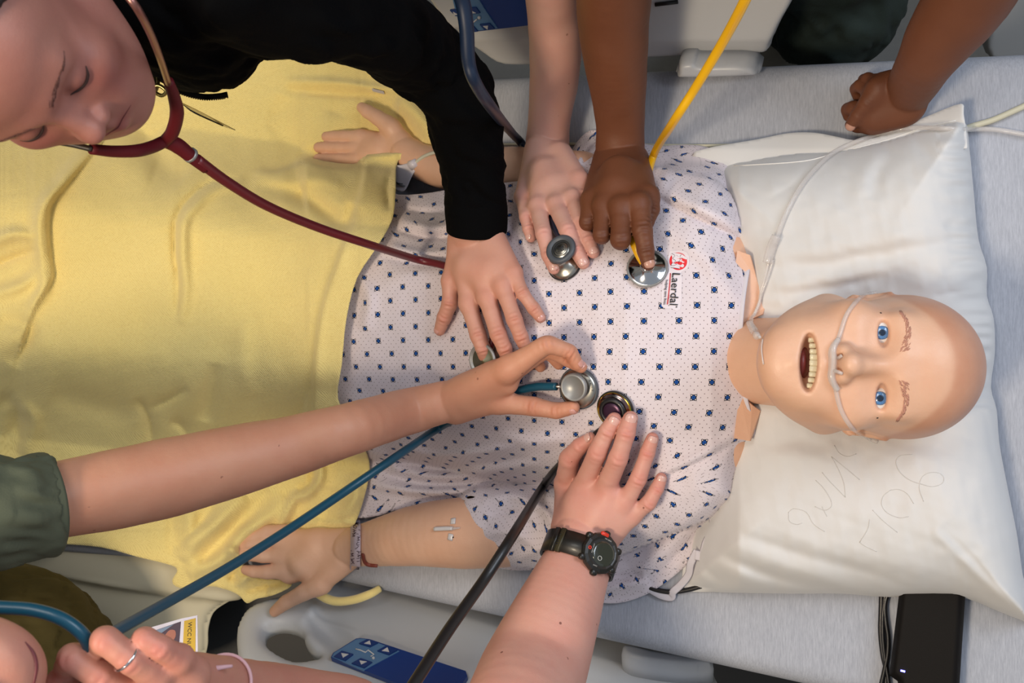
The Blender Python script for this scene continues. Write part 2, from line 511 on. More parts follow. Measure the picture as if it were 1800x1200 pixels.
def relax(v, f, it=1, lam=.5):
    for _ in range(it):
        s = np.zeros_like(v); c = np.zeros(len(v))
        for a, b in ((0, 1), (1, 2), (2, 3), (3, 0)):
            for x, y in ((a, b), (b, a)):
                for q in range(3): s[:, q] += np.bincount(f[:, x], v[f[:, y], q], len(v))
                c += np.bincount(f[:, x], minlength=len(v))
        v = v + lam * (s / np.maximum(c, 1)[:, None] - v)
    return v
def along(a, b):
    """world->local rotation whose first axis runs a->b (keeps the sampling box slim)"""
    x = np.asarray(b, float) - np.asarray(a, float); x /= np.linalg.norm(x)
    y = np.array([0, 0, 1.]) if abs(x[2]) < .9 else np.array([0, 1., 0]); y = y - x * (x @ y); y /= np.linalg.norm(y)
    return np.stack([x, y, np.cross(x, y)])

# ================================================================= the setting
M_floor = mat('floor_vinyl', (88, 86, 80), .45, vary=.08, vscale=60)
v, f = box_geo((0, 0, -.05), np.eye(3), 3.2, 3.0, .05, .002)
tag(mesh('floor', v, f, M_floor, smooth=False), kind='structure')
M_wall = mat('wall_paint', (196, 194, 186), .8, bump=.1)
for nm, c, hx, hy in (('wall_left', (-3.2, 0, 1.75), .05, 3.0), ('wall_right', (3.2, 0, 1.75), .05, 3.0), ('wall_back', (0, 3.0, 1.75), 3.2, .05), ('wall_front', (0, -3.0, 1.75), 3.2, .05)):
    v, f = box_geo(c, np.eye(3), hx, hy, 1.75, .002); tag(mesh(nm, v, f, M_wall, smooth=False), kind='structure')

# ================================================================= bed
M_rail = mat('rail_plastic', (192, 193, 194), .42, spec=.4, bump=.12, bscale=900)
M_cream = mat('cream_plastic', (206, 198, 172), .45, spec=.4, bump=.12, bscale=900)
M_frame = mat('black_frame', (14, 13, 13), .5)
M_blue = mat('panel_blue', (14, 54, 122), .35)
M_lblue = mat('panel_light_blue', (84, 122, 160), .35)
M_dblue = mat('button_blue', (16, 52, 112), .3)
M_icon = mat('icon_grey', (196, 196, 196), .4)
M_ledge = mat('ledge_light', (186, 188, 192), .35)

bed = empty('hospital_bed', (0, 0, 0), 'grey plastic hospital bed with raised side rails and blue button panels', 'bed')
def sweep(path, prof, lat, nrmf):
    """prof: (t, n) loop; path: top centre points; nrmf: normal per point"""
    vs = []; m = len(prof)
    for p, nn in zip(path, nrmf):
        for t, n_ in prof: vs.append(p + lat * t + nn * n_)
    f = []
    for i in range(len(path) - 1):
        for j in range(m): k = (j + 1) % m; f.append((i * m + j, (i + 1) * m + j, (i + 1) * m + k, i * m + k))
    f.append(tuple(range(m))); f.append(tuple((len(path) - 1) * m + j for j in range(m))[::-1])
    return np.array(vs), f
def rr(hw, top, bot, r, n=6):
    out = []
    for cx, cy, a0 in ((hw - r, top - r, 0), (-hw + r, top - r, 90), (-hw + r, bot + r, 180), (hw - r, bot + r, 270)):
        for k in range(n + 1):
            a = math.radians(a0 + 90 * k / n); out.append((cx + r * math.cos(a), cy + r * math.sin(a)))
    return out
cp = [HINGE - U0 * 1.25]
for q in np.linspace(1.0, .12, 8): cp.append(HINGE - U0 * q)
cp += list(spline([HINGE - U0 * .10, HINGE - U0 * .04 + np.array([0, 0, .006]), HINGE + U * .04 + np.array([0, 0, .004]), HINGE + U * .10], 4))
for q in np.linspace(.14, 1.75, 16): cp.append(HINGE + U * q)
cp = np.array(cp); tg = np.gradient(cp, axis=0); tg /= np.linalg.norm(tg, axis=1)[:, None]
nn = np.cross(tg, V); nn /= np.linalg.norm(nn, axis=1)[:, None]
# sheet-covered mattress: heathered grey blue jersey
b = NB('heather_sheet')
g1 = b.noise(1, 3, .7, sc=(900, 90, 500)); g2 = b.noise(1, 2, .5, sc=(500, 45, 300)); g3 = b.noise(3, 2)
t_ = b.math('ADD', b.math('MULTIPLY', g1, .62), b.math('MULTIPLY', g2, .45))
t_ = b.math('MULTIPLY_ADD', t_, 1.7, -.45)
base = b.mix(t_, lin((150, 153, 163)), lin((190, 193, 202)))
b.l(base, b.b.inputs['Base Color']); b.set(Roughness=.92, Specular_IOR_Level=.15)
b.bump(g1, .25, .001); b.bump(g3, .2, .004)
M_sheet = b.m
v, f = sweep(cp, rr(.44, 0, -.13, .035), V, nn)
mattress = mesh('mattress', v, f, M_sheet)
tag(mattress, 'mattress in a heathered pale grey fitted sheet under the patient', 'mattress')
# bed deck and frame below the mattress
v, f = sweep(cp - nn * .135, rr(.40, 0, -.04, .008), V, nn); mesh('deck', v, f, M_frame, bed, smooth=False)
v, f = box_geo((-.05, -.11, .36), frame_of((0, 0, 1), U0), 1.0, .63, .05, .01); mesh('base_frame_dark_fill', v, f, M_frame, bed, smooth=False)  # bed base, widened in black to add under-bed darkness in rail hole and gap
for sx in (-.85, .85):
    for sy in (-.27, .27):
        c = U0 * sx + V * sy + np.array([-.05, .02, .08])
        lg = mesh('caster', *lathe([(0, -.08), (.012, -.08), (.05, -.075), (.055, -.03), (.05, .01), (.02, .03), (.018, .27), (0, .27)], c, np.eye(3), 20), M_frame, bed)
v, f = box_geo((-.05, .02, .50), np.eye(3), .10, .10, .12, .01); mesh('lift_column', v, f, M_frame, bed)

def plane_pos(A, B, C):
    A, B, C = map(np.asarray, (A, B, C)); n = np.cross(B - A, C - A); n /= np.linalg.norm(n)
    if n[2] < 0: n = -n
    def pos(px, py, h=0.0):
        D = ray(px, py); k = ((A - CAM) @ n) / (D @ n)
        return CAM + D * k[..., None] + n * np.asarray(h, float)[..., None]
    return pos, n
def shell(name, poly, pos, m, parent, thick, rnd=14, hi=0.0, step=5, holes=(), extra=None, sp=4, rmm=.02):
    hp = [spline(h, sp, True) for h in holes]; pp = spline(poly, sp, True) if sp > 1 else np.asarray(poly, float)
    def hf(x, y):
        d, _, _ = polydist(x, y, pp)
        for h in hp: d = np.minimum(d, polydist(x, y, h)[0])
        q = np.clip(d / rnd, 0, 1); z = hi - rmm * (1 - np.sqrt(1 - (1 - q) ** 2))
        if extra is not None: z = z + extra(x, y)
        return z
    return drape(name, poly, hf, m, parent, step, pos, closed_below=lambda x, y, h: np.full(x.shape, hi - thick), holes=holes, smooth_poly=sp)

# near rail (bottom of the picture)
posL, nL = plane_pos(P(500, 1040, .665), P(1000, 1150, .83), P(600, 1250, .88))
near_poly = [(412, 1120), (416, 1085), (436, 1058), (470, 1044), (520, 1030), (580, 990), (662, 990), (720, 1004), (790, 1022), (900, 1050), (1020, 1082), (1150, 1110), (1240, 1140), (1260, 1230), (1120, 1290), (800, 1300), (620, 1265), (520, 1215), (450, 1180), (420, 1155)]
hole = [(461, 1112), (466, 1098), (490, 1090), (515, 1094), (529, 1103), (533, 1118), (545, 1135), (560, 1146), (540, 1152), (512, 1153), (484, 1140), (466, 1126)]
def near_x(x, y):
    rec = stroke(x, y, [(548, 1072), (575, 1100), (600, 1125), (612, 1140)], 26, -.022)
    rim = stroke(x, y, [(540, 1065), (560, 1082), (585, 1092), (618, 1108), (625, 1120)], 5, .006)
    return rec + rim + stroke(x, y, [(600, 1150), (700, 1150), (860, 1190), (1000, 1235)], 20, .004) - .02 * np.clip((1050 + (x - 700) * .30 - y) / 60, 0, 1)
shell('side_rail', near_poly, posL, M_rail, bed, .035, 22, holes=[hole], extra=near_x, step=4)
# far rail (top of the picture)
posU, nU = plane_pos(P(860, 128, .88), P(1350, 100, 1.03), P(900, -50, 1.02))
far_poly = [(700, -60), (740, -20), (770, 20), (800, 60), (840, 105), (880, 132), (1000, 128), (1150, 118), (1300, 108), (1345, 106), (1356, 80), (1372, 45), (1396, 0), (1410, -60), (1100, -110), (850, -100)]
def far_x(x, y):
    ledge = np.where(x < 1005, 1 / (1 + np.exp((y - (46 - (x - 820) * .10)) / 2.2)), 0) * .010 * np.clip((1010 - x) / 20, 0, 1)
    return ledge - .02 * np.clip((y - 70) / 50, 0, 1)
shell('side_rail', far_poly, posU, M_rail, bed, .035, 12, extra=far_x, step=4)
shell('rail_bracket', [(1196, 112), (1197, 98), (1206, 91), (1225, 90), (1234, 95), (1300, 94), (1326, 99), (1334, 108), (1330, 118), (1200, 122)], posU, M_ledge, bed, .05, 10, hi=.03, step=3)
shell('rail_bracket', [(1095, 1162), (1110, 1160), (1150, 1170), (1200, 1178), (1250, 1188), (1245, 1198), (1190, 1200), (1120, 1190), (1096, 1178)], posL, M_ledge, bed, .05, 8, hi=.045, step=3)
v, f = tube_geo(posU(np.array([1152., 1192.]), np.array([7., 2.]), np.array([.002, .002])), .003, 8); mesh('seam_line', v, f, M_frame, bed)

def slabpoly(name, poly, pos, hi, th, m, parent, sp=1):
    p = spline(poly, sp, True) if sp > 1 else np.asarray(poly, float)
    a = pos(p[:, 0], p[:, 1], np.full(len(p), hi)); b_ = pos(p[:, 0], p[:, 1], np.full(len(p), hi - th)); n = len(p)
    fs = [tuple(range(n)), tuple(range(n, 2 * n))[::-1]] + [(i, (i + 1) % n, n + (i + 1) % n, n + i)[::-1] for i in range(n)]
    return mesh(name, np.concatenate([a, b_]), fs, m, parent, smooth=False)
# blue button panels
panel = slabpoly('control_panel', [(584, 1163), (588, 1155), (628, 1130), (636, 1129), (652, 1131), (820, 1187), (823, 1196), (800, 1230), (780, 1240)], posL, .012, .010, M_blue, bed)
slabpoly('button_field', [(586, 1163), (590, 1156), (629, 1132), (637, 1131), (652, 1133), (704, 1153), (641, 1187)], posL, .0135, .003, M_lblue, panel)
def button(poly, tri, pos, hi, par):
    bt = slabpoly('button', poly, pos, hi, .004, M_dblue, par)
    slabpoly('arrow', tri, pos, hi + .001, .002, M_icon, bt)
for poly, tri in (([(648, 1134), (667, 1140), (653, 1147), (634, 1141)], [(653, 1137), (655, 1144), (643, 1142)]),
                  ([(680, 1146), (701, 1153), (686, 1161), (666, 1154)], [(684, 1149), (687, 1157), (674, 1155)]),
                  ([(604, 1154), (624, 1160), (610, 1171), (590, 1164)], [(603, 1159), (616, 1161), (606, 1167)]),
                  ([(637, 1167), (657, 1174), (643, 1184), (621, 1176)], [(635, 1172), (648, 1174), (638, 1179)])):
    button(poly, tri, posL, .0165, panel)
def icon(pts, pos, hi, par, r, head, hr):
    g = Geo(); pt = np.array(pts, float); g.add(tube_geo(pos(pt[:, 0], pt[:, 1], np.full(len(pt), hi)), r, 8))
    c = pos(np.array([head[0]]), np.array([head[1]]), np.array([hi]))[0]
    g.add(lathe([(0, -hr), (hr * .7, -hr * .7), (hr, 0), (hr * .7, hr * .7), (0, hr)], c, np.eye(3), 12)); return g.build('reclining_figure', M_icon, par)
icon([(628, 1150), (636, 1152), (645, 1156), (650, 1152), (660, 1160), (654, 1163)], posL, .0145, panel, .0012, (659, 1166), .0028)
panel2 = slabpoly('control_panel', [(800, -70), (812, 20), (818, 36), (826, 42), (836, 43), (960, 28), (1010, 20), (1000, -70)], posU, .022, .012, M_blue, bed)
slabpoly('button_field', [(790, -70), (813, 20), (819, 35), (828, 41), (882, 35), (860, 2), (835, -40), (820, -70)], posU, .024, .003, M_lblue, panel2)
for poly, tri in (([(824, 31), (841, 30), (849, 39), (834, 41)], [(830, 33), (838, 34), (839, 39)]),
                  ([(852, 27), (869, 25), (878, 34), (861, 37)], [(858, 29), (867, 28), (866, 35)]),
                  ([(829, -2), (846, -3), (853, 7), (836, 9)], [(836, 1), (837, 7), (846, 6)]),
                  ([(800, 2), (815, 0), (822, 11), (810, 12)], [(806, 4), (808, 10), (815, 9)])):
    button(poly, tri, posU, .027, panel2)
icon([(822, 24), (829, 20), (836, 23), (841, 23), (847, 18)], posU, .026, panel2, .0012, (851, 15), .0028)
# foot rail, cream, lying beside the blanket
posF, nF = plane_pos(P(100, 960, .655), P(420, 1050, .655), P(180, 1110, .62))
foot_poly = [(-40, 930), (80, 925), (200, 935), (320, 965), (420, 1000), (445, 1030), (430, 1055), (390, 1075), (362, 1095), (352, 1125), (350, 1160), (330, 1200), (250, 1215), (150, 1160), (60, 1100), (-40, 1060)]
def foot_x(x, y):
    yl = 1018 + (x - 105) * .16
    return -.025 / (1 + np.exp(-(y - yl) / 3.0)) + .010 * stroke(x, y, [(90, 1016), (200, 1033), (300, 1055), (350, 1062)], 6, 1.0)
shell('foot_rail', foot_poly, posF, M_cream, bed, .04, 22, extra=foot_x, step=5)
# head board seen at the upper right corner
posH, nH = plane_pos(P(1735, 85, .70), P(1800, 85, .70), P(1740, -20, .82))
shell('head_panel', [(1732, 95), (1733, 60), (1740, 20), (1752, -10), (1790, -40), (1900, -50), (1900, 110), (1760, 115)], posH, M_rail, bed, .04, 10, step=6)
p = posH(np.array([1722., 1716.]), np.array([95., 20.]), np.array([-.05, -.05])); v, f = tube_geo(p, .006, 10); mesh('frame_tube', v, f, M_rail, bed)
slabpoly('frame_cover', [(1700, 120), (1695, 60), (1738, -10), (1745, 120)], posH, -.08, .02, M_frame, bed)

# ================================================================= cloth over the patient
def yc(x): return 545 + (x - 620) * .105
def Hbody(x, y, slack=0.0):
    hw = np.interp(x, [-50, 300, 600, 750, 900, 1100, 1250, 1340], [250, 250, 235, 235, 250, 285, 295, 250]) * (1 + slack)
    hm = np.interp(x, [-50, 300, 560, 750, 900, 1100, 1250, 1330], [.13, .14, .165, .172, .188, .195, .165, .12])
    q = np.clip(np.abs((y - yc(x)) / hw), 0, 1.6)
    core = hm * np.clip(1 - q ** 2.6, 0, None) ** .62
    return core
def pathH(x, y, pts, rs, hs):
    """a rounded limb: centre line in px, radius px, height of its centre"""
    h = np.full(np.shape(x), -.05); p = np.asarray(pts, float)
    for i in range(len(p) - 1):
        d, _, _, t = segdist(x, y, p[i], p[i + 1]); r = rs[i] + t * (rs[i + 1] - rs[i]); c = hs[i] + t * (hs[i + 1] - hs[i])
        m = r / 1150.0
        h = np.maximum(h, np.where(d < r, c + m * np.sqrt(np.clip(1 - (d / r) ** 2, 0, 1)), -.05))
    return h
def smax(a, b, k=.03): 
    h = np.clip(k - np.abs(a - b), 0, None) / k
    return np.maximum(a, b) + h * h * k * .25
LOWER_ARM = ([(1215, 830), (1010, 925), (855, 925)], [88, 76, 70], [.07, .045, .03])
UPPER_ARM = ([(1215, 390), (1040, 335), (900, 305)], [85, 62, 50], [.08, .05, .03])
gown_poly = [(640, 330), (700, 342), (760, 338), (830, 325), (912, 318), (960, 300), (1000, 268), (1022, 240), (1046, 228), (1090, 240), (1150, 256), (1200, 254), (1242, 258), (1280, 274), (1312, 302), (1334, 336), (1341, 380), (1336, 412), (1322, 442), (1313, 480), (1306, 530), (1303, 600), (1306, 660), (1316, 712), (1327, 755), (1322, 800), (1308, 842), (1302, 888), (1272, 900), (1245, 930), (1222, 975), (1185, 1012), (1135, 1045), (1085, 1060), (1040, 1056), (1000, 1040), (950, 1005), (900, 1002), (858, 990), (838, 955), (820, 915), (815, 888), (822, 872), (835, 874), (800, 880), (740, 888), (690, 898), (655, 908), (610, 900), (560, 800), (540, 600), (560, 420)]
gp_s = spline(gown_poly, 3, True)
gdrop = [q for q in gown_poly]
def edge_fac(x, y, poly, r, lo=.0):
    d, _, _ = polydist(x, y, poly, closed=False); q = np.clip(d / r, 0, 1); return lo + (1 - lo) * np.sqrt(1 - (1 - q) ** 2)
def gownH(x, y, folds=True):
    tor = Hbody(x, y, .10) + .006
    la = pathH(x, y, *LOWER_ARM); ua = pathH(x, y, *UPPER_ARM)
    h = smax(smax(tor, la, .045), ua, .045)
    # shoulder rise and puff of the sleeves
    h = smax(h, .085 * np.exp(-((x - 1230) / 130.) ** 2 - ((y - 380) / 110.) ** 2), .05)
    h = np.maximum(h, .012)
    # cloth falls to the sheet along the outer shoulder / sleeve outline
    up = gown_poly[6:19]; lowp = gown_poly[25:37]
    h = h * edge_fac(x, y, up, 40, .22) * edge_fac(x, y, lowp, 46, .18)
    if folds:
        S = lambda *a_: stroke(*a_) * 1.5
        h = h + .0020 * vnoise(x, y, 150, 3) + .0007 * vnoise(x, y, 45, 8)
        h += S(x, y, [(1150, 345), (1200, 370), (1260, 400), (1325, 432)], 9, -.010, True) + S(x, y, [(1150, 330), (1200, 352), (1262, 380), (1325, 415)], 16, .007)
        h += S(x, y, [(1140, 395), (1190, 420), (1250, 460), (1290, 520), (1300, 560)], 22, .006) + S(x, y, [(1160, 330), (1180, 300), (1230, 300), (1280, 320)], 12, .008)
        h += S(x, y, [(1120, 865), (1170, 838), (1230, 812), (1306, 770)], 5, -.006, True) + S(x, y, [(1120, 855), (1170, 828), (1230, 800), (1306, 756)], 9, .004)
        h += S(x, y, [(1140, 1030), (1180, 985), (1230, 940), (1300, 880)], 10, -.006, True) + S(x, y, [(1120, 1010), (1160, 970), (1210, 925), (1290, 860)], 16, .007)
        # gathers at the waist, lower side
        for pts, wdt, a in (([(700, 782), (760, 800), (840, 795), (905, 783)], 8, .009), ([(680, 795), (760, 822), (850, 815), (930, 802)], 7, -.010), ([(690, 822), (770, 838), (860, 828), (950, 815)], 9, .008),
                            ([(660, 826), (740, 850), (840, 850), (900, 838)], 8, -.009), ([(650, 850), (730, 862), (800, 862), (850, 850)], 9, .010), ([(870, 760), (930, 778), (990, 770)], 12, .005),
                            ([(640, 790), (680, 806), (700, 830)], 10, .008), ([(845, 880), (900, 870), (960, 900), (980, 960)], 9, .008), ([(860, 905), (905, 900), (940, 930)], 7, -.006), ([(850, 940), (900, 935), (940, 960)], 9, .006),
                            ([(900, 985), (960, 960), (1000, 940)], 9, .006), ([(885, 860), (960, 850), (1010, 870)], 10, -.007),
                            ([(1030, 1025), (1080, 1015), (1130, 1010)], 8, -.006), ([(1040, 1040), (1090, 1030), (1140, 1020)], 8, .005)):
            h += S(x, y, pts, wdt, a, a < 0)
        # folds at the waist, upper side
        for pts, wdt, a in (([(700, 385), (760, 400), (820, 392), (900, 400)], 9, .009), ([(690, 402), (760, 418), (830, 410), (900, 420)], 7, -.010), ([(680, 432), (740, 445), (790, 440)], 8, .008),
                            ([(690, 362), (750, 372), (830, 365)], 8, -.008), ([(670, 452), (730, 462), (790, 470)], 8, -.006), ([(890, 345), (930, 380), (940, 430)], 10, -.008), ([(905, 400), (925, 430), (935, 470)], 12, .006),
                            ([(1012, 300), (1022, 270), (1046, 240)], 8, .012), ([(1000, 282), (1030, 306), (1060, 330)], 8, -.012), ([(625, 480), (650, 520), (640, 580)], 12, .005)):
            h += S(x, y, pts, wdt, a, a < 0)
    return np.maximum(h, .008)

# gown print: quincunx of blue knot motifs and a fine dot grid, in metres of cloth
b = NB('gown_print')
uvn = b.n('ShaderNodeUVMap'); sep = b.n('ShaderNodeSeparateXYZ'); b.l(uvn.outputs[0], sep.inputs[0])
GA, GB = .0455, .0400
def cell(sx, off, per):
    q = b.math('ADD', b.math('DIVIDE', sx, per), off)
    q = b.math('SUBTRACT', q, b.math('ROUND', q))
    return b.math('MULTIPLY', q, per * 1000)          # millimetres
u_, v_ = sep.outputs[0], sep.outputs[1]
ca, sa = math.cos(math.radians(0)), math.sin(math.radians(0))
def motif(off):
    x, y = cell(u_, off, GA), cell(v_, off, GB)
    ax_, ay_ = b.math('ABSOLUTE', x), b.math('ABSOLUTE', y)
    mx = b.math('MAXIMUM', ax_, ay_); mn = b.math('MINIMUM', ax_, ay_)
    # four-lobed knot: square with pinched sides
    sq = b.math('ADD', mx, b.math('MULTIPLY', b.math('SUBTRACT', mx, mn), .30))
    black = b.math('MULTIPLY', b.math('LESS_THAN', sq, 4.9), b.math('LESS_THAN', b.math('ADD', mx, mn), 8.2))
    dx = b.math('SUBTRACT', ax_, 2.75); dy = b.math('SUBTRACT', ay_, 2.75)
    r2 = b.math('SQRT', b.math('ADD', b.math('MULTIPLY', dx, dx), b.math('MULTIPLY', dy, dy)))
    white = b.math('LESS_THAN', r2, .92)
    l1 = b.math('ADD', ax_, ay_); blue = b.math('MULTIPLY', b.math('LESS_THAN', l1, 3.1), b.math('GREATER_THAN', l1, .7))
    return black, white, blue, mx
m1, m2 = motif(0.0), motif(0.5)
def dots(off, px_, py_, r):
    x, y = cell(u_, off, px_), cell(v_, off, py_)
    return b.math('LESS_THAN', b.math('SQRT', b.math('ADD', b.math('MULTIPLY', x, x), b.math('MULTIPLY', y, y))), r)
d1 = b.math('MAXIMUM', dots(.0, GA / 5, GB / 4, .66), dots(.5, GA / 5, GB / 4, .66))
clr = b.math('MINIMUM', b.math('GREATER_THAN', m1[3], 5.2), b.math('GREATER_THAN', m2[3], 5.2))
d1 = b.math('MULTIPLY', d1, b.math('MULTIPLY', clr, .85))
cloth = b.mix(b.noise(9, 2), lin((214, 203, 210)), lin((222, 211, 214)))
c_ = b.mix(d1, cloth, lin((84, 60, 62)))
for bl, wh, bu, _ in (m1, m2):
    c_ = b.mix(bl, c_, lin((16, 22, 34)))
    c_ = b.mix(b.math('MULTIPLY', bl, bu), c_, lin((24, 78, 156)))
    c_ = b.mix(b.math('MULTIPLY', bl, wh), c_, lin((214, 203, 206)))
b.l(c_, b.b.inputs['Base Color']); b.set(Roughness=.85, Specular_IOR_Level=.2)
b.b.inputs['Sheen Weight'].default_value = .15
b.bump(b.noise(900, 2), .12, .0005)
M_gown = b.m
gown = drape('hospital_gown', gown_poly, gownH, M_gown, None, 3.5, uvrot=0.0, thick=.0022)
tag(gown, 'white hospital gown printed with small blue knots, worn by the manikin', 'gown')
def G(px, py, e=0.0):
    p, n = hit(px, py, [gown]); return p + n * e
def GP(px, py, e=0.0):
    """on the sight line, e above the gown surface (measured square to the bed)"""
    px_, py_ = np.array([float(px)]), np.array([float(py)])
    return T(px_, py_, gownH(px_, py_, False) + e)[0]
# neck binding, tape ties and hem lines of the gown
M_bind = mat('gown_tape', (206, 200, 206), .85, bump=.1, bscale=500)
bp = [G(x, y, .0012) for x, y in spline([(1318, 450), (1310, 490), (1303, 540), (1300, 600), (1302, 655), (1311, 708), (1322, 752), (1318, 798), (1306, 838)], 5)]
mesh('neck_binding', *tube_geo(np.array(bp), .0035, 8, up=N, flat=.35), M_bind, gown)
tie = [T(np.array([float(x)]), np.array([float(y)]), h)[0] for x, y, h in [(1225, 968, .035), (1214, 990, .03), (1210, 1010, .02), (1196, 1028, .012), (1183, 1040, .010), (1180, 1050, .006), (1160, 1046, .006), (1138, 1033, .008)]]
mesh('tie_tape', *tube_geo(spline(tie, 6), .0055, 8, up=N, flat=.16), M_bind, gown)
tie = [T(np.array([float(x)]), np.array([float(y)]), h)[0] for x, y, h in [(1296, 885, .05), (1285, 895, .048), (1268, 903, .05), (1255, 912, .055), (1262, 930, .05), (1245, 950, .045), (1236, 975, .035), (1222, 975, .035)]]
mesh('tie_tape', *tube_geo(spline(tie, 6), .0075, 8, up=N, flat=.16), M_bind, gown)

# blanket ------------------------------------------------------------------
b = NB('yellow_waffle_blanket')
uvn = b.n('ShaderNodeUVMap'); sp_ = b.n('ShaderNodeSeparateXYZ'); b.l(uvn.outputs[0], sp_.inputs[0])
wx = b.math('SINE', b.math('MULTIPLY', sp_.outputs[0], 6.283 / .0042)); wy = b.math('SINE', b.math('MULTIPLY', sp_.outputs[1], 6.283 / .0034))
nz = b.noise(240, 3)
weave = b.math('ADD', b.math('MULTIPLY', b.math('MULTIPLY', wx, wy), .55), b.math('MULTIPLY', nz, 1.4))
base = b.mix(b.noise(7, 3), lin((246, 221, 136)), lin((250, 229, 152)))
base = b.mix(b.math('MULTIPLY', b.math('LESS_THAN', weave, .35), .35), base, lin((196, 160, 74)))
b.l(base, b.b.inputs['Base Color']); b.set(Roughness=.95, Specular_IOR_Level=.1)
b.b.inputs['Sheen Weight'].default_value = .35; b.b.inputs['Sheen Roughness'].default_value = .6
b.bump(weave, .50, .0014)
M_blanket = b.m
bl_poly = [(-70, 130), (-70, -60), (150, -80), (400, -60), (560, 20), (680, 80), (745, 140), (772, 215), (770, 262), (740, 276), (700, 282), (696, 330), (690, 384), (664, 432), (628, 488), (609, 560), (601, 640), (594, 700), (620, 750), (643, 792), (650, 822), (642, 868), (624, 920), (604, 934), (560, 936), (532, 938), (500, 950), (470, 960), (440, 975), (428, 1000), (450, 1015), (500, 1020), (512, 1030), (480, 1046), (452, 1052), (434, 1060), (420, 1046), (398, 1036), (370, 1030), (332, 1034), (308, 1030), (303, 1018), (312, 1000), (290, 990), (240, 978), (180, 962), (95, 955), (-70, 950)]
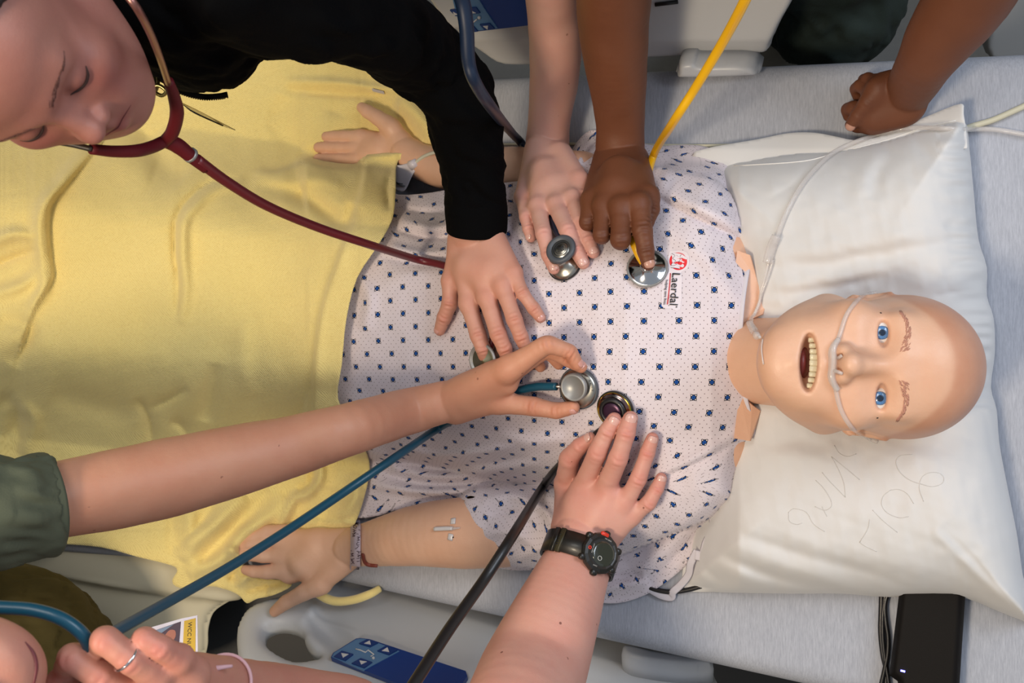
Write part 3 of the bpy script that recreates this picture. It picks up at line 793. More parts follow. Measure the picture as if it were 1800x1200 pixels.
def blanketH(x, y):
    q = np.abs(y - yc(x)) / np.interp(x, [-50, 300, 600, 750], [235, 235, 225, 225])
    hm = np.interp(x, [-50, 300, 560, 750], [.13, .145, .172, .185]); e_ = np.clip((q - .45) / .95, 0, 1)
    tor = np.maximum((hm + .014) * (1 - e_ * e_ * (3 - 2 * e_)), np.where(x > 480, Hbody(x, y, .10) + .024, 0) * np.clip((x - 480) / 60, 0, 1))
    # legs under the cloth
    lg = np.clip(300 - x, 0, 400) / 400.0
    tor = tor - .03 * lg * np.exp(-((y - yc(x)) / 60.0) ** 2)
    h = np.maximum(tor, .014)
    arm = pathH(x, y, [(620, 955), (560, 965), (470, 975)], [40, 52, 40], [.025, .018, .01]) + .012
    m = np.clip((930 - y) / 30, 0, 1)
    h = np.where(m > 0, smax(h, arm * m + h * (1 - m) * .0, .03), h)
    # over the edge of the mattress the cloth hangs
    drop = np.clip(y - 992, 0, 200); h = np.where(x < 470, h - drop * .0003, h)
    up = np.clip(62 - y, 0, 200); h = h - up * .0011
    S = lambda *a_: stroke(*a_) * 2.0
    # turned-back cuff lying over the far hand, and along the whole right edge
    cuff = step_edge(x, y, [(690, 268), (640, 274), (622, 292), (575, 292), (540, 284), (490, 300), (455, 300)][::-1], 70, .034)
    h = h + cuff * np.clip((x - 440) / 60, 0, 1) * np.clip((420 - y) / 60, 0, 1)
    h += step_edge(x, y, [(548, 760), (552, 640), (566, 540), (596, 450), (622, 380), (636, 320), (640, 290)], 60, .016)
    h += S(x, y, [(688, 295), (680, 330), (684, 370)], 8, -.008, True)
    h += S(x, y, [(600, 330), (560, 312), (500, 318), (450, 308)], 14, .005) + S(x, y, [(600, 380), (540, 350), (500, 335), (450, 325)], 12, -.004)
    h += S(x, y, [(610, 420), (560, 400), (500, 365), (440, 345)], 20, .004)
    # the long ridge and its crease at the left
    h += step_edge(x, y, [(168, 262), (120, 320), (92, 352), (84, 390), (87, 440), (92, 485), (80, 510), (62, 540), (40, 600)], 26, .020)
    h += S(x, y, [(150, 262), (105, 322), (76, 360), (68, 400), (72, 450), (76, 500), (55, 545)], 10, .010)
    # the knee-shaped fold in the middle
    h += S(x, y, [(420, 312), (370, 320), (330, 350), (308, 385), (306, 440), (312, 500), (308, 560)], 6, -.009, True)
    h += S(x, y, [(430, 322), (380, 332), (345, 360), (324, 392), (322, 450), (326, 510), (318, 570)], 10, .008)
    h += S(x, y, [(250, 190), (262, 240), (290, 290), (320, 320)], 26, -.012) + S(x, y, [(180, 250), (220, 280), (270, 300)], 40, .006)
    h += S(x, y, [(530, 330), (600, 390), (625, 360)], 14, -.008)
    # folds at the far left
    for pts, wdt, a in (([(-20, 470), (30, 450), (66, 440)], 8, -.012), ([(-20, 430), (20, 412), (60, 415)], 12, .012), ([(-20, 520), (40, 500), (70, 470)], 12, .010), ([(0, 560), (50, 580), (20, 640)], 16, -.008),
                        ([(0, 700), (30, 720), (20, 800)], 14, -.008), ([(20, 700), (60, 740), (40, 800)], 14, .008), ([(90, 690), (180, 715), (240, 730)], 24, -.006),
                        ([(240, 700), (262, 735), (268, 790)], 10, -.010), ([(262, 720), (300, 700), (330, 682)], 9, -.008), ([(380, 640), (370, 690), (360, 740)], 14, -.008), ([(430, 560), (425, 640), (440, 700)], 18, .005),
                        ([(300, 740), (320, 750), (330, 770)], 10, -.008)):
        h += S(x, y, pts, wdt, a, wdt < 11)
    # heavy folds at the near corner
    for pts, wdt, a in (([(560, 800), (562, 840), (540, 866), (518, 876), (505, 900), (488, 930)], 9, .016), ([(552, 820), (545, 850), (522, 862)], 7, -.012), ([(500, 870), (480, 900), (430, 935), (390, 980), (330, 1010)], 14, .016),
                        ([(470, 860), (440, 900), (400, 940), (350, 990)], 9, -.014), ([(430, 870), (390, 910), (345, 950), (320, 985)], 16, .016), ([(380, 880), (350, 920), (310, 960)], 10, -.010), ([(300, 900), (302, 940), (300, 975)], 9, -.008),
                        ([(330, 890), (335, 930), (322, 960)], 14, .008), ([(620, 830), (625, 870), (600, 915)], 12, .010), ([(590, 860), (575, 900), (560, 925)], 12, -.006),
                        ([(400, 1020), (420, 1000), (440, 985)], 7, -.014), ([(415, 1030), (440, 1010), (470, 1005)], 6, .012), ([(430, 1040), (470, 1030), (500, 1025)], 6, -.012), ([(398, 960), (425, 985), (415, 1015)], 8, .012)):
        h += S(x, y, pts, wdt, a, a < 0)
    # soiled hem band at the top, behind the far hand
    h += S(x, y, [(500, 142), (600, 146), (700, 160)], 7, .006) + S(x, y, [(500, 158), (600, 166), (690, 168)], 6, -.005)
    for pts, wdt, a in (([(590, 200), (575, 240), (560, 270)], 20, .006), ([(700, 175), (740, 210), (765, 250)], 16, .010), ([(655, 172), (700, 200), (735, 250)], 14, -.006), ([(500, 170), (490, 220), (520, 265)], 16, -.005)):
        h += S(x, y, pts, wdt, a)
    h = h + .0035 * vnoise(x, y, 210, 5) + .0010 * vnoise(x, y, 60, 6)
    return np.where(y < 985, np.maximum(h, .007 + .003 * vnoise(x, y, 50, 9)), h)
blanket = drape('blanket', bl_poly, blanketH, M_blanket, None, 4.0, thick=.005)
tag(blanket, 'yellow waffle-weave blanket rumpled over the legs of the manikin', 'blanket')
# the end of the blanket that loops out under the near hand
loop = [T(np.array([float(x)]), np.array([float(y)]), h)[0] for x, y, h in [(545, 1020, .012), (562, 1044, .010), (588, 1056, .008), (620, 1054, .006), (650, 1044, .004), (668, 1034, -.01)]]
mesh('hem_loop', *tube_geo(spline(loop, 6), [.010, .008, .0075, .0075, .006], 12), M_blanket, blanket)
M_tagw = mat('care_label', (196, 194, 200), .7)
tg_ = hit(666, 158, [blanket], .003); v, f = box_geo(tg_[0], frame_of(tg_[1], (1, .25, 0)), .011, .004, .0004, .0002); mesh('care_label', v, f, M_tagw, blanket, smooth=False)

# pillow -------------------------------------------------------------------
b = NB('pillowcase')
base = b.mix(b.noise(5, 3), lin((208, 206, 204)), lin((216, 214, 212)))
b.l(base, b.b.inputs['Base Color']); b.set(Roughness=.8, Specular_IOR_Level=.25); b.bump(b.noise(60, 4), .12, .002)
b.b.inputs['Sheen Weight'].default_value = .2
M_pil = b.m
pil_poly = [(1250, 300), (1310, 282), (1400, 268), (1480, 262), (1560, 245), (1640, 222), (1694, 212), (1704, 260), (1712, 340), (1720, 420), (1735, 470), (1735, 520), (1747, 560), (1749, 620), (1742, 680), (1752, 720), (1757, 780), (1770, 850), (1788, 940), (1798, 1010), (1812, 1060), (1812, 1094), (1796, 1090), (1750, 1072), (1700, 1052), (1640, 1047), (1560, 1049), (1480, 1043), (1400, 1043), (1320, 1042), (1250, 1040), (1205, 1036), (1200, 1000), (1215, 900), (1240, 780), (1250, 600), (1245, 420)]
def pillowH(x, y):
    d, _, _ = polydist(x, y, spline(pil_poly, 3, True))
    q = np.clip(d / 150., 0, 1); h = .012 + .118 * np.sqrt(1 - (1 - q) ** 2)
    r = np.hypot((x - 1560) / 1.25, (y - 645)); h = h - .045 * np.exp(-(r / 135) ** 2)
    h = h - .05 * np.clip((1300 - x) / 80, 0, 1)
    S = stroke
    for pts, wdt, a in (([(1345, 470), (1450, 462), (1580, 440), (1700, 420)], 10, -.008), ([(1345, 450), (1450, 438), (1580, 415), (1700, 385)], 18, .008), ([(1360, 500), (1450, 492), (1600, 462)], 10, .006), ([(1360, 520), (1460, 505), (1560, 485)], 7, -.006),
                        ([(1600, 235), (1640, 280), (1655, 310)], 12, -.007), ([(1570, 260), (1540, 310), (1530, 350)], 12, -.008), ([(1552, 260), (1525, 300), (1515, 345)], 14, .007), ([(1350, 350), (1400, 320), (1420, 285)], 5, -.004),
                        ([(1660, 480), (1690, 462), (1725, 450)], 6, -.006), ([(1665, 500), (1700, 488), (1735, 480)], 7, .006), ([(1640, 520), (1690, 512), (1740, 505)], 6, -.006), ([(1700, 560), (1730, 556), (1748, 550)], 5, -.005), ([(1705, 575), (1730, 572), (1748, 570)], 5, .005),
                        ([(1660, 400), (1690, 380), (1715, 370)], 7, -.006), ([(1665, 340), (1690, 330), (1712, 325)], 6, -.004), ([(1730, 640), (1745, 640), (1750, 640)], 5, -.005),
                        ([(1720, 700), (1735, 740), (1745, 790), (1768, 880)], 5, -.004), ([(1640, 930), (1700, 990), (1760, 1050), (1805, 1088)], 7, .009), ([(1660, 920), (1710, 980), (1770, 1040)], 16, -.009),
                        ([(1270, 950), (1350, 985), (1430, 1010), (1530, 1043)], 11, .010), ([(1250, 965), (1330, 1003), (1420, 1030), (1480, 1040)], 7, -.009), ([(1240, 985), (1300, 1010), (1360, 1035)], 9, .008), ([(1300, 940), (1380, 965), (1450, 985), (1540, 1010), (1600, 1035)], 8, -.007),
                        ([(1380, 945), (1450, 965), (1560, 985), (1700, 1010)], 22, .006), ([(1330, 780), (1400, 775), (1460, 790)], 12, -.006), ([(1330, 810), (1400, 800), (1470, 815)], 14, .005), ([(1330, 560), (1350, 545), (1370, 530)], 8, -.004),
                        ([(1560, 775), (1640, 780), (1700, 760)], 14, -.006), ([(1230, 990), (1270, 1025), (1285, 1038)], 6, -.006), ([(1225, 1005), (1255, 1030)], 6, .006)):
        h += S(x, y, pts, wdt * 1.3, a * .62, a < 0 and wdt < 7)
    rip = np.clip(1 - d / 60., 0, 1) * (x > 1650) * (y < 720); h += .0055 * rip * np.sin(y / 4.2 + 2 * np.sin(y / 23.)) * (1 - np.clip(1 - d / 12., 0, 1))
    return np.maximum(h + .003 * vnoise(x, y, 160, 11) + .001 * vnoise(x, y, 40, 12), .006)
pillow = drape('pillow', pil_poly, pillowH, M_pil, None, 4.0, closed_below=lambda x, y, h: np.full(x.shape, .003))
tag(pillow, 'white pillow in a creased cotton case under the bald head', 'pillow')
hem = [(1222, 266), (1330, 245), (1385, 234), (1430, 233), (1470, 240), (1500, 246), (1535, 243), (1580, 226), (1640, 200), (1690, 182), (1694, 200), (1700, 250), (1690, 262), (1600, 262), (1500, 285), (1400, 300), (1290, 310), (1240, 290)]
drape('pillowcase_flap', hem, lambda x, y: .030 + .004 * np.sin(x / 38.) - .014 * np.clip((262 - y) / 40, 0, 1) + .022 * np.clip((x - 1560) / 130, 0, 1), M_pil, pillow, 4, thick=.002)
M_stitch = mat('hem_stitch', (236, 234, 230), .7)
for pts in ([(1290, 292), (1400, 285), (1450, 275), (1500, 255)], [(1500, 262), (1560, 246), (1620, 226), (1680, 212)]):
    pp_ = [hit(x, y, [pillow] + list(pillow.children), .0006)[0] for x, y in spline(pts, 5)]
    mesh('hem_seam', *tube_geo(np.array(pp_), .0007, 6), M_stitch, pillow)
# faint pen writing on the case
M_pen = mat('faint_pen', (206, 203, 199), .9, spec=.1)
def cx_(X, Y): return 1300 + X / 4., 740 + Y / 4.
strokes_ = [[(345, 640), (350, 700), (400, 725), (440, 715)], [(345, 640), (380, 615), (440, 625), (480, 650), (520, 720), (600, 775)],
            [(535, 415), (590, 470), (640, 550), (645, 600), (600, 625), (530, 600)], [(580, 600), (600, 640), (615, 670)], [(580, 360), (640, 430), (745, 535)], [(745, 535), (735, 440), (700, 350), (645, 250)], [(645, 250), (720, 310), (845, 412)],
            [(665, 170), (700, 225), (760, 250), (820, 230)], [(1215, 235), (1130, 245), (1100, 290), (1130, 360), (1200, 415), (1270, 440)], [(1270, 440), (1350, 460), (1420, 440), (1435, 400), (1400, 365), (1330, 365), (1280, 400), (1265, 470), (1295, 565)],
            [(1060, 485), (1010, 530), (1000, 590), (1040, 645), (1120, 678), (1190, 670)], [(1060, 485), (1120, 480), (1180, 510), (1225, 580)], [(935, 625), (1010, 700), (1110, 780)], [(915, 690), (900, 760), (845, 850)], [(845, 850), (890, 880), (965, 915)]]
for s_ in strokes_:
    q = [hit(*cx_(x, y), [pillow], .0002)[0] for x, y in spline(s_, 5)]
    mesh('pen_stroke', *tube_geo(np.array(q), .00040, 5), M_pen, pillow)

# ================================================================= skin tones
SK_man = skin('manikin_vinyl', (226, 180, 150), (196, 136, 106), sss=.05, rough=.42)
SK_A = skin('skin_tan', (202, 150, 130), (190, 112, 90), freckle=.5)
SK_B = skin('skin_pale', (206, 160, 144), (206, 130, 118), freckle=.5)
SK_C = skin('skin_dark', (112, 66, 42), (88, 48, 32), rough=.55, sss=.06)
SK_D = skin('skin_olive', (204, 148, 120), (188, 110, 82), freckle=.5)
SK_E = skin('skin_ruddy', (210, 158, 142), (206, 112, 96), freckle=.8)
M_nail = mat('fingernail', (204, 150, 138), .25, spec=.5, coat=.3)
M_nail_pale = mat('fingernail_pale', (214, 168, 156), .25, spec=.5, coat=.3)
M_nail_dark = mat('fingernail_dark', (188, 140, 120), .28, spec=.5, coat=.2)

# ---------------------------------------------------------------- joints and limbs
def J(px, py, r, e=None, z=None):
    """joint on the sight line: e = height above the gown, z = height above the floor; r = half width in px"""
    p = GP(px, py, e) if z is None else P(px, py, z)
    return p, r * (ZC - p[2]) / F
def chain(js, k=.004, n=None, fl=1.0):
    return [cone(a[0], b_[0], a[1], b_[1], k, n, fl) for a, b_ in zip(js[:-1], js[1:])]
def finger(js, knuckle=1.08, k=.001):
    # joints a little thicker than the shafts, rounded bends
    ns = []
    for i, (p, r) in enumerate(js):
        kn = 1 + (knuckle - 1) * .45 if 0 < i < len(js) - 1 else 1.0
        if 0 < i < len(js) - 1:
            a, b_ = js[i - 1], js[i + 1]; f_ = .22
            ns += [(p + (a[0] - p) * f_, r * .98 + (a[1] - r) * f_ * .6), (p + (a[0] + b_[0] - 2 * p) * .035, r * kn), (p + (b_[0] - p) * f_, r * .97 + (b_[1] - r) * f_ * .6)]
        else: ns.append((p, r))
    pr = spline(np.array([np.append(p, r) for p, r in ns]), 2)
    return chain([(q[:3], q[3]) for q in pr], k)
def nail(tip, prev, up, r, m, parent, ln=1.25, wd=.82, label=None):
    """a curved nail plate bedded on the back of a fingertip"""
    a = tip - prev; a /= np.linalg.norm(a); up = np.asarray(up, float); up = up - a * (a @ up); up /= np.linalg.norm(up); s = np.cross(a, up)
    nu, nv_ = 9, 9; v = []; f = []
    for i in range(nu):
        for j in range(nv_):
            u = i / (nu - 1) * 2 - 1; t = j / (nv_ - 1) * 2 - 1
            # rounded-rectangle outline
            w_ = wd * (1 - .18 * max(0, u) ** 2 - .10 * max(0, -u) ** 3) if True else wd
            th = t * w_ * 1.12; le = (1 - .16 * t * t)
            c = tip + a * (u * ln * .5 * le + .02) * r - a * r * .05
            rad = r * (1.045 - .06 * max(0, -u) ** 2 - .17 * max(0, u) ** 2 - .02 * abs(t) ** 3)
            v.append(c + up * rad * math.cos(th) + s * rad * math.sin(th))
    for i in range(nu - 1):
        for j in range(nv_ - 1): q = i * nv_ + j; f.append((q, q + nv_, q + nv_ + 1, q + 1))
    o = mesh('fingernail', v, f, m, parent)
    md = o.modifiers.new('t', 'SOLIDIFY'); md.thickness = .0006; md.offset = 0
    return o
def crease(v, n, c, axis, dorsal, r, amp=.0010, waves=3.4):
    """wrinkles across the back of a finger joint: pushes vertices along their normals"""
    d = v - c; a = axis / np.linalg.norm(axis); along_ = d @ a; up = d @ dorsal
    side = np.linalg.norm(d - np.outer(along_, a) - np.outer(up, dorsal), axis=1)
    wgt = np.exp(-(along_ / (r * .75)) ** 2) * np.clip(up / r, 0, 1) ** 1.0 * np.exp(-(side / (r * .75)) ** 4)
    bend = along_ - .25 * side ** 2 / r * np.sign(along_)
    return v + n * (amp * wgt * np.cos(bend / r * math.pi * waves))[:, None], wgt
def limb(name, body, chains_, m, parent, vox=.002, M=None, web=.007, creases=(), reds=(), carve=(), clip=None, noise=.0004, late=(), rel=1, clear=None):
    v, f = sdf_mesh(body, chains_, carve, vox, M, web, clip, late)
    v = relax(v, f, rel, .5); n = vnormals(v, f)
    red = np.zeros(len(v))
    for (c, ax_, up, r) in creases:
        v, w_ = crease(v, n, c, ax_, up, r); red = np.maximum(red, w_ * .5)
    for c, r, a in reds:
        red = np.maximum(red, a * np.exp(-((v - c) ** 2).sum(1) / r ** 2))
    if noise:
        q = v / .02; v = v + n * (noise * (np.sin(q[:, 0] * 1.7 + 2 * np.sin(q[:, 1])) * np.sin(q[:, 2] * 1.3 + q[:, 1] * .7)))[:, None]
    return mesh(name, v, f, m, parent, attr={'red': red})
UPC = np.array([0, 0, 1.])

def hand(name, parent, skinm, nailm, wrist, meta, fingers, thumb=None, arm=(), extra=(), vox=.0017, dors=UPC, k=.014, web=.008, nails=(1, 1, 1, 1, 1), fl=None, M=None, knuckle=1.08, reds=()):
    """fingers: joint lists from knuckle to tip; meta: (start joint, end joint) blended into the palm; thumb: joints"""
    body = []
    for a, b_ in meta: body.append(cone(a[0], b_[0], a[1], b_[1], k))
    if arm:
        ar = list(arm); pr = spline(np.array([np.append(p, r) for p, r in ar]), 6)
        body += chain([(q[:3], q[3]) for q in pr], .0004)
    body += list(extra)
    chs = []; cr = []; rd = list(reds)
    for i, js in enumerate(list(fingers) + ([thumb] if thumb else [])):
        chs.append(finger(js, knuckle))
        for q in range(1, len(js) - 1):
            c, r = js[q]; cr.append((c, js[q + 1][0] - js[q - 1][0], dors, r)); rd.append((c + dors * r, r * 1.0, .35))
        rd.append((js[-1][0], js[-1][1] * 1.6, .30)); rd.append((js[0][0] + dors * js[0][1], js[0][1] * 1.1, .22))
    M = M if M is not None else along(wrist[0], fingers[1][-1][0])
    o = limb(name, body, chs, skinm, parent, vox, M, web, cr, rd)
    for i, js in enumerate(list(fingers) + ([thumb] if thumb else [])):
        if nails[i]:
            up = dors if nails[i] is 1 or nails[i] is True or isinstance(nails[i], int) else np.array(nails[i], float)
            nail(js[-1][0], js[-2][0], up, js[-1][1], nailm, o)
    return o

# ---------------------------------------------------------------- heads
def head_prims(R, c, s=1.0, mouth_open=False, eyes_open=False):
    """head in its own axes: x to its side, y forward, z to the crown; origin between the eyes' level inside the skull"""
    def W(p): return np.asarray(c) + R @ (np.array(p, float) * s)
    def e(p, r, k=.01, rot=None): return ell(W(p), np.array(r) * s, R if rot is None else R @ rot, k * s)
    def cn(a, b_, ra, rb, k=.01, n=None, fl=1): return cone(W(a), W(b_), ra * s, rb * s, k * s, None if n is None else R @ np.array(n, float), fl)
    def rz(a): a = math.radians(a); return np.array([[math.cos(a), -math.sin(a), 0], [math.sin(a), math.cos(a), 0], [0, 0, 1]])
    def ry(a): a = math.radians(a); return np.array([[math.cos(a), 0, math.sin(a)], [0, 1, 0], [-math.sin(a), 0, math.cos(a)]])
    B = [e((0, -.022, .032), (.0795, .098, .084), .02), e((0, .040, .040), (.062, .050, .055), .03),
         e((0, .030, -.030), (.064, .060, .062), .03), e((0, .040, -.062), (.053, .047, .052), .03)]
    for q in (-1, 1):
        B += [cn((q * .058, .000, -.052), (q * .020, .066, -.094), .018, .018, .03), e((q * .044, .062, -.026), (.021, .020, .019), .025),
              cn((q * .012, .082, .018), (q * .042, .070, .020), .010, .010, .018),
              e((q * .024, .070, -.062), (.020, .018, .022), .02)]
    B += [e((0, .074, -.099), (.021, .018, .018), .022), e((0, .079, -.062), (.024, .015, .024), .014)]
    # nose
    B += [cn((0, .083, .008), (0, .103, -.028), .0080, .0105, .014), e((0, .106, -.030), (.0118, .012, .0100), .006)]
    for q in (-1, 1): B += [e((q * .0125, .0955, -.037), (.0085, .0115, .0085), .006)]
    C = []; NO = []
    for q in (-1, 1):
        C += [e((q * .0335, .100, .001), (.018, .014, .0115), .018)]
        NO += [e((q * .0070, .104, -.0415), (.0026, .009, .0048), .0015, ry(q * 30))]
    L = []
    # lips
    L += [cn((-.024, .0865, -.0655), (0, .0945, -.0590), .0030, .0052, .006), cn((.024, .0865, -.0655), (0, .0945, -.0590), .0030, .0052, .006)] if not mouth_open else \
         [cn((-.031, .080, -.0680), (0, .0930, -.0575), .0030, .0042, .008), cn((.031, .080, -.0680), (0, .0930, -.0575), .0030, .0042, .008),
          cn((-.031, .080, -.0700), (0, .0900, -.0850), .0030, .0050, .008), cn((.031, .080, -.0700), (0, .0900, -.0850), .0030, .0050, .008)]
    if not mouth_open:
        L += [cn((-.022, .0865, -.0690), (0, .0935, -.0745), .0030, .0066, .006), cn((.022, .0865, -.0690), (0, .0935, -.0745), .0030, .0066, .006)]
    # ears
    for q in (-1, 1):
        rot = ry(q * 12) @ rz(q * -24)
        L += [e((q * .0755, -.014, -.006), (.006, .015, .025), .006, rot)]
    C2 = list(NO)
    for q in (-1, 1): C2 += [e((q * .0815, -.008, -.002), (.006, .010, .019), .004, ry(q * 12) @ rz(q * -24))]
    if mouth_open: C2 += [e((0, .098, -.0705), (.0315, .036, .0090), .003)]
    if eyes_open:
        for q in (-1, 1): C2 += [e((q * .0335, .095, .0020), (.0168, .030, .0066), .0012)]
    else:
        for q in (-1, 1): L += [e((q * .0335, .0725, .000), (.0150, .0145, .0130), .004)]
    return W, e, cn, B, C, L, C2

def build_head(parent, skinm, R, c, s=1.0, mouth_open=False, eyes_open=False, neck=(), vox=.0022, name='head', M=None, extra=(), redf=None, clip=None):
    W, e, cn, B, C, L, C2 = head_prims(R, c, s, mouth_open, eyes_open)
    for p in L: p['late'] = 1
    # order: skull -> soft sockets -> late parts -> hard cuts (nostrils, mouth, eyes)
    v, f = sdf_head(B + list(neck) + list(extra), C, L, C2, vox, R.T if M is None else M, clip)
    v = relax(v, f, 1, .5)
    loc = (v - np.asarray(c)) @ R / s
    red = redf(loc) if redf else np.zeros(len(v))
    return mesh(name, v, f, skinm, parent, attr={'red': red}), W, loc
def sdf_head(B, C, L, C2, vox, M, clip):
    M = np.asarray(M, float)
    t = lambda ps: [pxf(p, M) for p in ps]
    B, C, L, C2 = map(t, (B, C, L, C2)); allp = B + L
    lo = np.min([pbox(p)[0] for p in allp], 0) - 5 * vox; hi = np.max([pbox(p)[1] for p in allp], 0) + 5 * vox
    n = np.ceil((hi - lo) / vox).astype(int) + 1; ax = [(lo[i] + np.arange(n[i]) * vox).astype(np.float32) for i in range(3)]
    Fd = np.full(n, BIG, np.float32)
    def sl_(p, pad):
        a, b_ = pbox(p); i0 = np.clip(((a - pad - lo) / vox).astype(int), 0, n); i1 = np.clip(((b_ + pad - lo) / vox).astype(int) + 2, 0, n)
        return tuple(slice(i0[i], i1[i]) for i in range(3))
    def go(p, sgn):
        sl = sl_(p, p['k'] + 3 * vox); X, Y, Z = ax[0][sl[0]][:, None, None], ax[1][sl[1]][None, :, None], ax[2][sl[2]][None, None, :]
        d = peval(p, X, Y, Z); Fd[sl] = smin(Fd[sl], d, p['k']) if sgn > 0 else -smin(-Fd[sl], d, p['k'])
    for p in B: go(p, 1)
    for p in C: go(p, -1)
    for p in L: go(p, 1)
    for p in C2: go(p, -1)
    if clip is not None:
        for q, nn_ in clip:
            q = M @ np.asarray(q); nn_ = M @ np.asarray(nn_); X, Y, Z = ax[0][:, None, None], ax[1][None, :, None], ax[2][None, None, :]
            Fd = np.maximum(Fd, ((X - q[0]) * nn_[0] + (Y - q[1]) * nn_[1] + (Z - q[2]) * nn_[2]).astype(np.float32))
    v, f = surface_nets(Fd, lo, vox)
    return v @ M, f

# ================================================================= the manikin
man = empty('patient_manikin', T(np.array([1000.]), np.array([600.]), .05)[0], 'bald patient simulator manikin lying under gown and blanket with open mouth', 'manikin')
def unit(a): a = np.array(a, float); return a / np.linalg.norm(a)
hf = unit((-.338, .03, .94)); hs = unit(np.cross(hf, (.94, -.03, .338))); hu = np.cross(hs, hf)
ti = math.radians(5); hf2 = hf * math.cos(ti) + hu * math.sin(ti); hu2 = np.cross(hs, hf2)
HR = np.stack([hs, hf2, hu2], 1)
HS = 1.08
eye_mid = T(np.array([1550.]), np.array([642.]), .285)[0]
HC = eye_mid - HR @ (np.array([0, .085, .001]) * HS)
Wm = lambda p: HC + HR @ (np.array(p, float) * HS)
Tp = lambda x, y, h: T(np.array([float(x)]), np.array([float(y)]), h)[0]
neckb = Tp(1290, 632, .085)
neck = [cone(Wm((0, -.030, -.045)), neckb, .054 * HS, .056, .014, N, .95)]
def man_red(l):
    cap = l[:, 2] - (.070 - .062 * (np.abs(l[:, 0]) / .080) ** 2.2) - .35 * np.clip(-.02 - l[:, 1], 0, 1)
    cap = 1 / (1 + np.exp(-cap / .0016))
    cap *= (l[:, 2] > -.02)
    return cap * .75
head, Wm2, hl = build_head(man, SK_man, HR, HC, HS, True, True, neck, vox=.0019, name='head', redf=man_red)
# neck seam line under the jaw
M_cav = mat('mouth_lining', (86, 30, 26), .45)
M_tooth = mat('tooth_cream', (214, 206, 176), .3, spec=.5)
M_tongue = mat('tongue_red', (120, 48, 44), .4, bump=.2, bscale=200)
M_white = mat('eye_white', (218, 220, 222), .12, spec=.6, coat=.6)
M_iris = mat('iris_blue', (76, 122, 172), .2, vary=.25, vscale=900, coat=.8)
M_pupil = mat('pupil_dark', (22, 40, 62), .15, coat=.8)
M_dark = mat('dark_recess', (18, 10, 8), .7)
g = Geo()      # inside of the mouth: a bag behind the lips
cav = []
for i in range(7):
    th = i / 6 * math.pi / 2
    cav.append((math.cos(th), -math.sin(th)))
vs, fs = [], []
nn_ = 28
for rr_, dd in [(1.0, 0.0), (1.06, -.3), (1.0, -.65), (.7, -.95), (0.02, -1.05)]:
    for j in range(nn_):
        a = 2 * math.pi * j / nn_; x = .0325 * rr_ * math.cos(a); z = .0100 * (1.25 if dd < -.2 else 1) * rr_ * math.sin(a)
        vs.append(Wm((x, .087 - 7.0 * x * x + .034 * dd, -.0705 + z)))
for i in range(4):
    for j in range(nn_): k_ = (j + 1) % nn_; fs.append((i * nn_ + j, (i + 1) * nn_ + j, (i + 1) * nn_ + k_, i * nn_ + k_))
mesh('mouth_lining', vs, fs, M_cav, head)
for q in np.linspace(-1, 1, 9):     # upper teeth, one by one
    x = q * .0235; y = .0865 - 11.0 * x * x
    wdt = .0034 if abs(q) < .3 else .0029
    fr = HR @ np.array([[math.cos(x * 22), math.sin(x * 22), 0], [-math.sin(x * 22), math.cos(x * 22), 0], [0, 0, 1]]).T
    vv, ff = box_geo(Wm((x, y, -.0652 - 5.0 * x * x)), fr, wdt * .98 * HS, .0022,   .0046 * (1 - .25 * abs(q)), .0011); mesh('tooth', vv, ff, M_tooth, head)
for q in np.linspace(-1, 1, 12):     # lower gum edge, small teeth hardly showing
    x = q * .024; y = .0800 - 10 * x * x
    vv, ff = box_geo(Wm((x, y, -.0795 + 5.0 * x * x)), HR, .0017, .0018, .0016, .0007); mesh('lower_tooth', vv, ff, mat('lower_tooth', (150, 120, 124), .35) if q == -1 else bpy.data.materials['lower_tooth'], head)
v, f = sdf_mesh([ell(Wm((0, .060, -.076)), np.array((.019, .024, .0075)) * HS, HR, .004), ell(Wm((0, .045, -.072)), np.array((.017, .018, .008)) * HS, HR, .004)], vox=.0016); mesh('tongue', v, f, M_tongue, head)
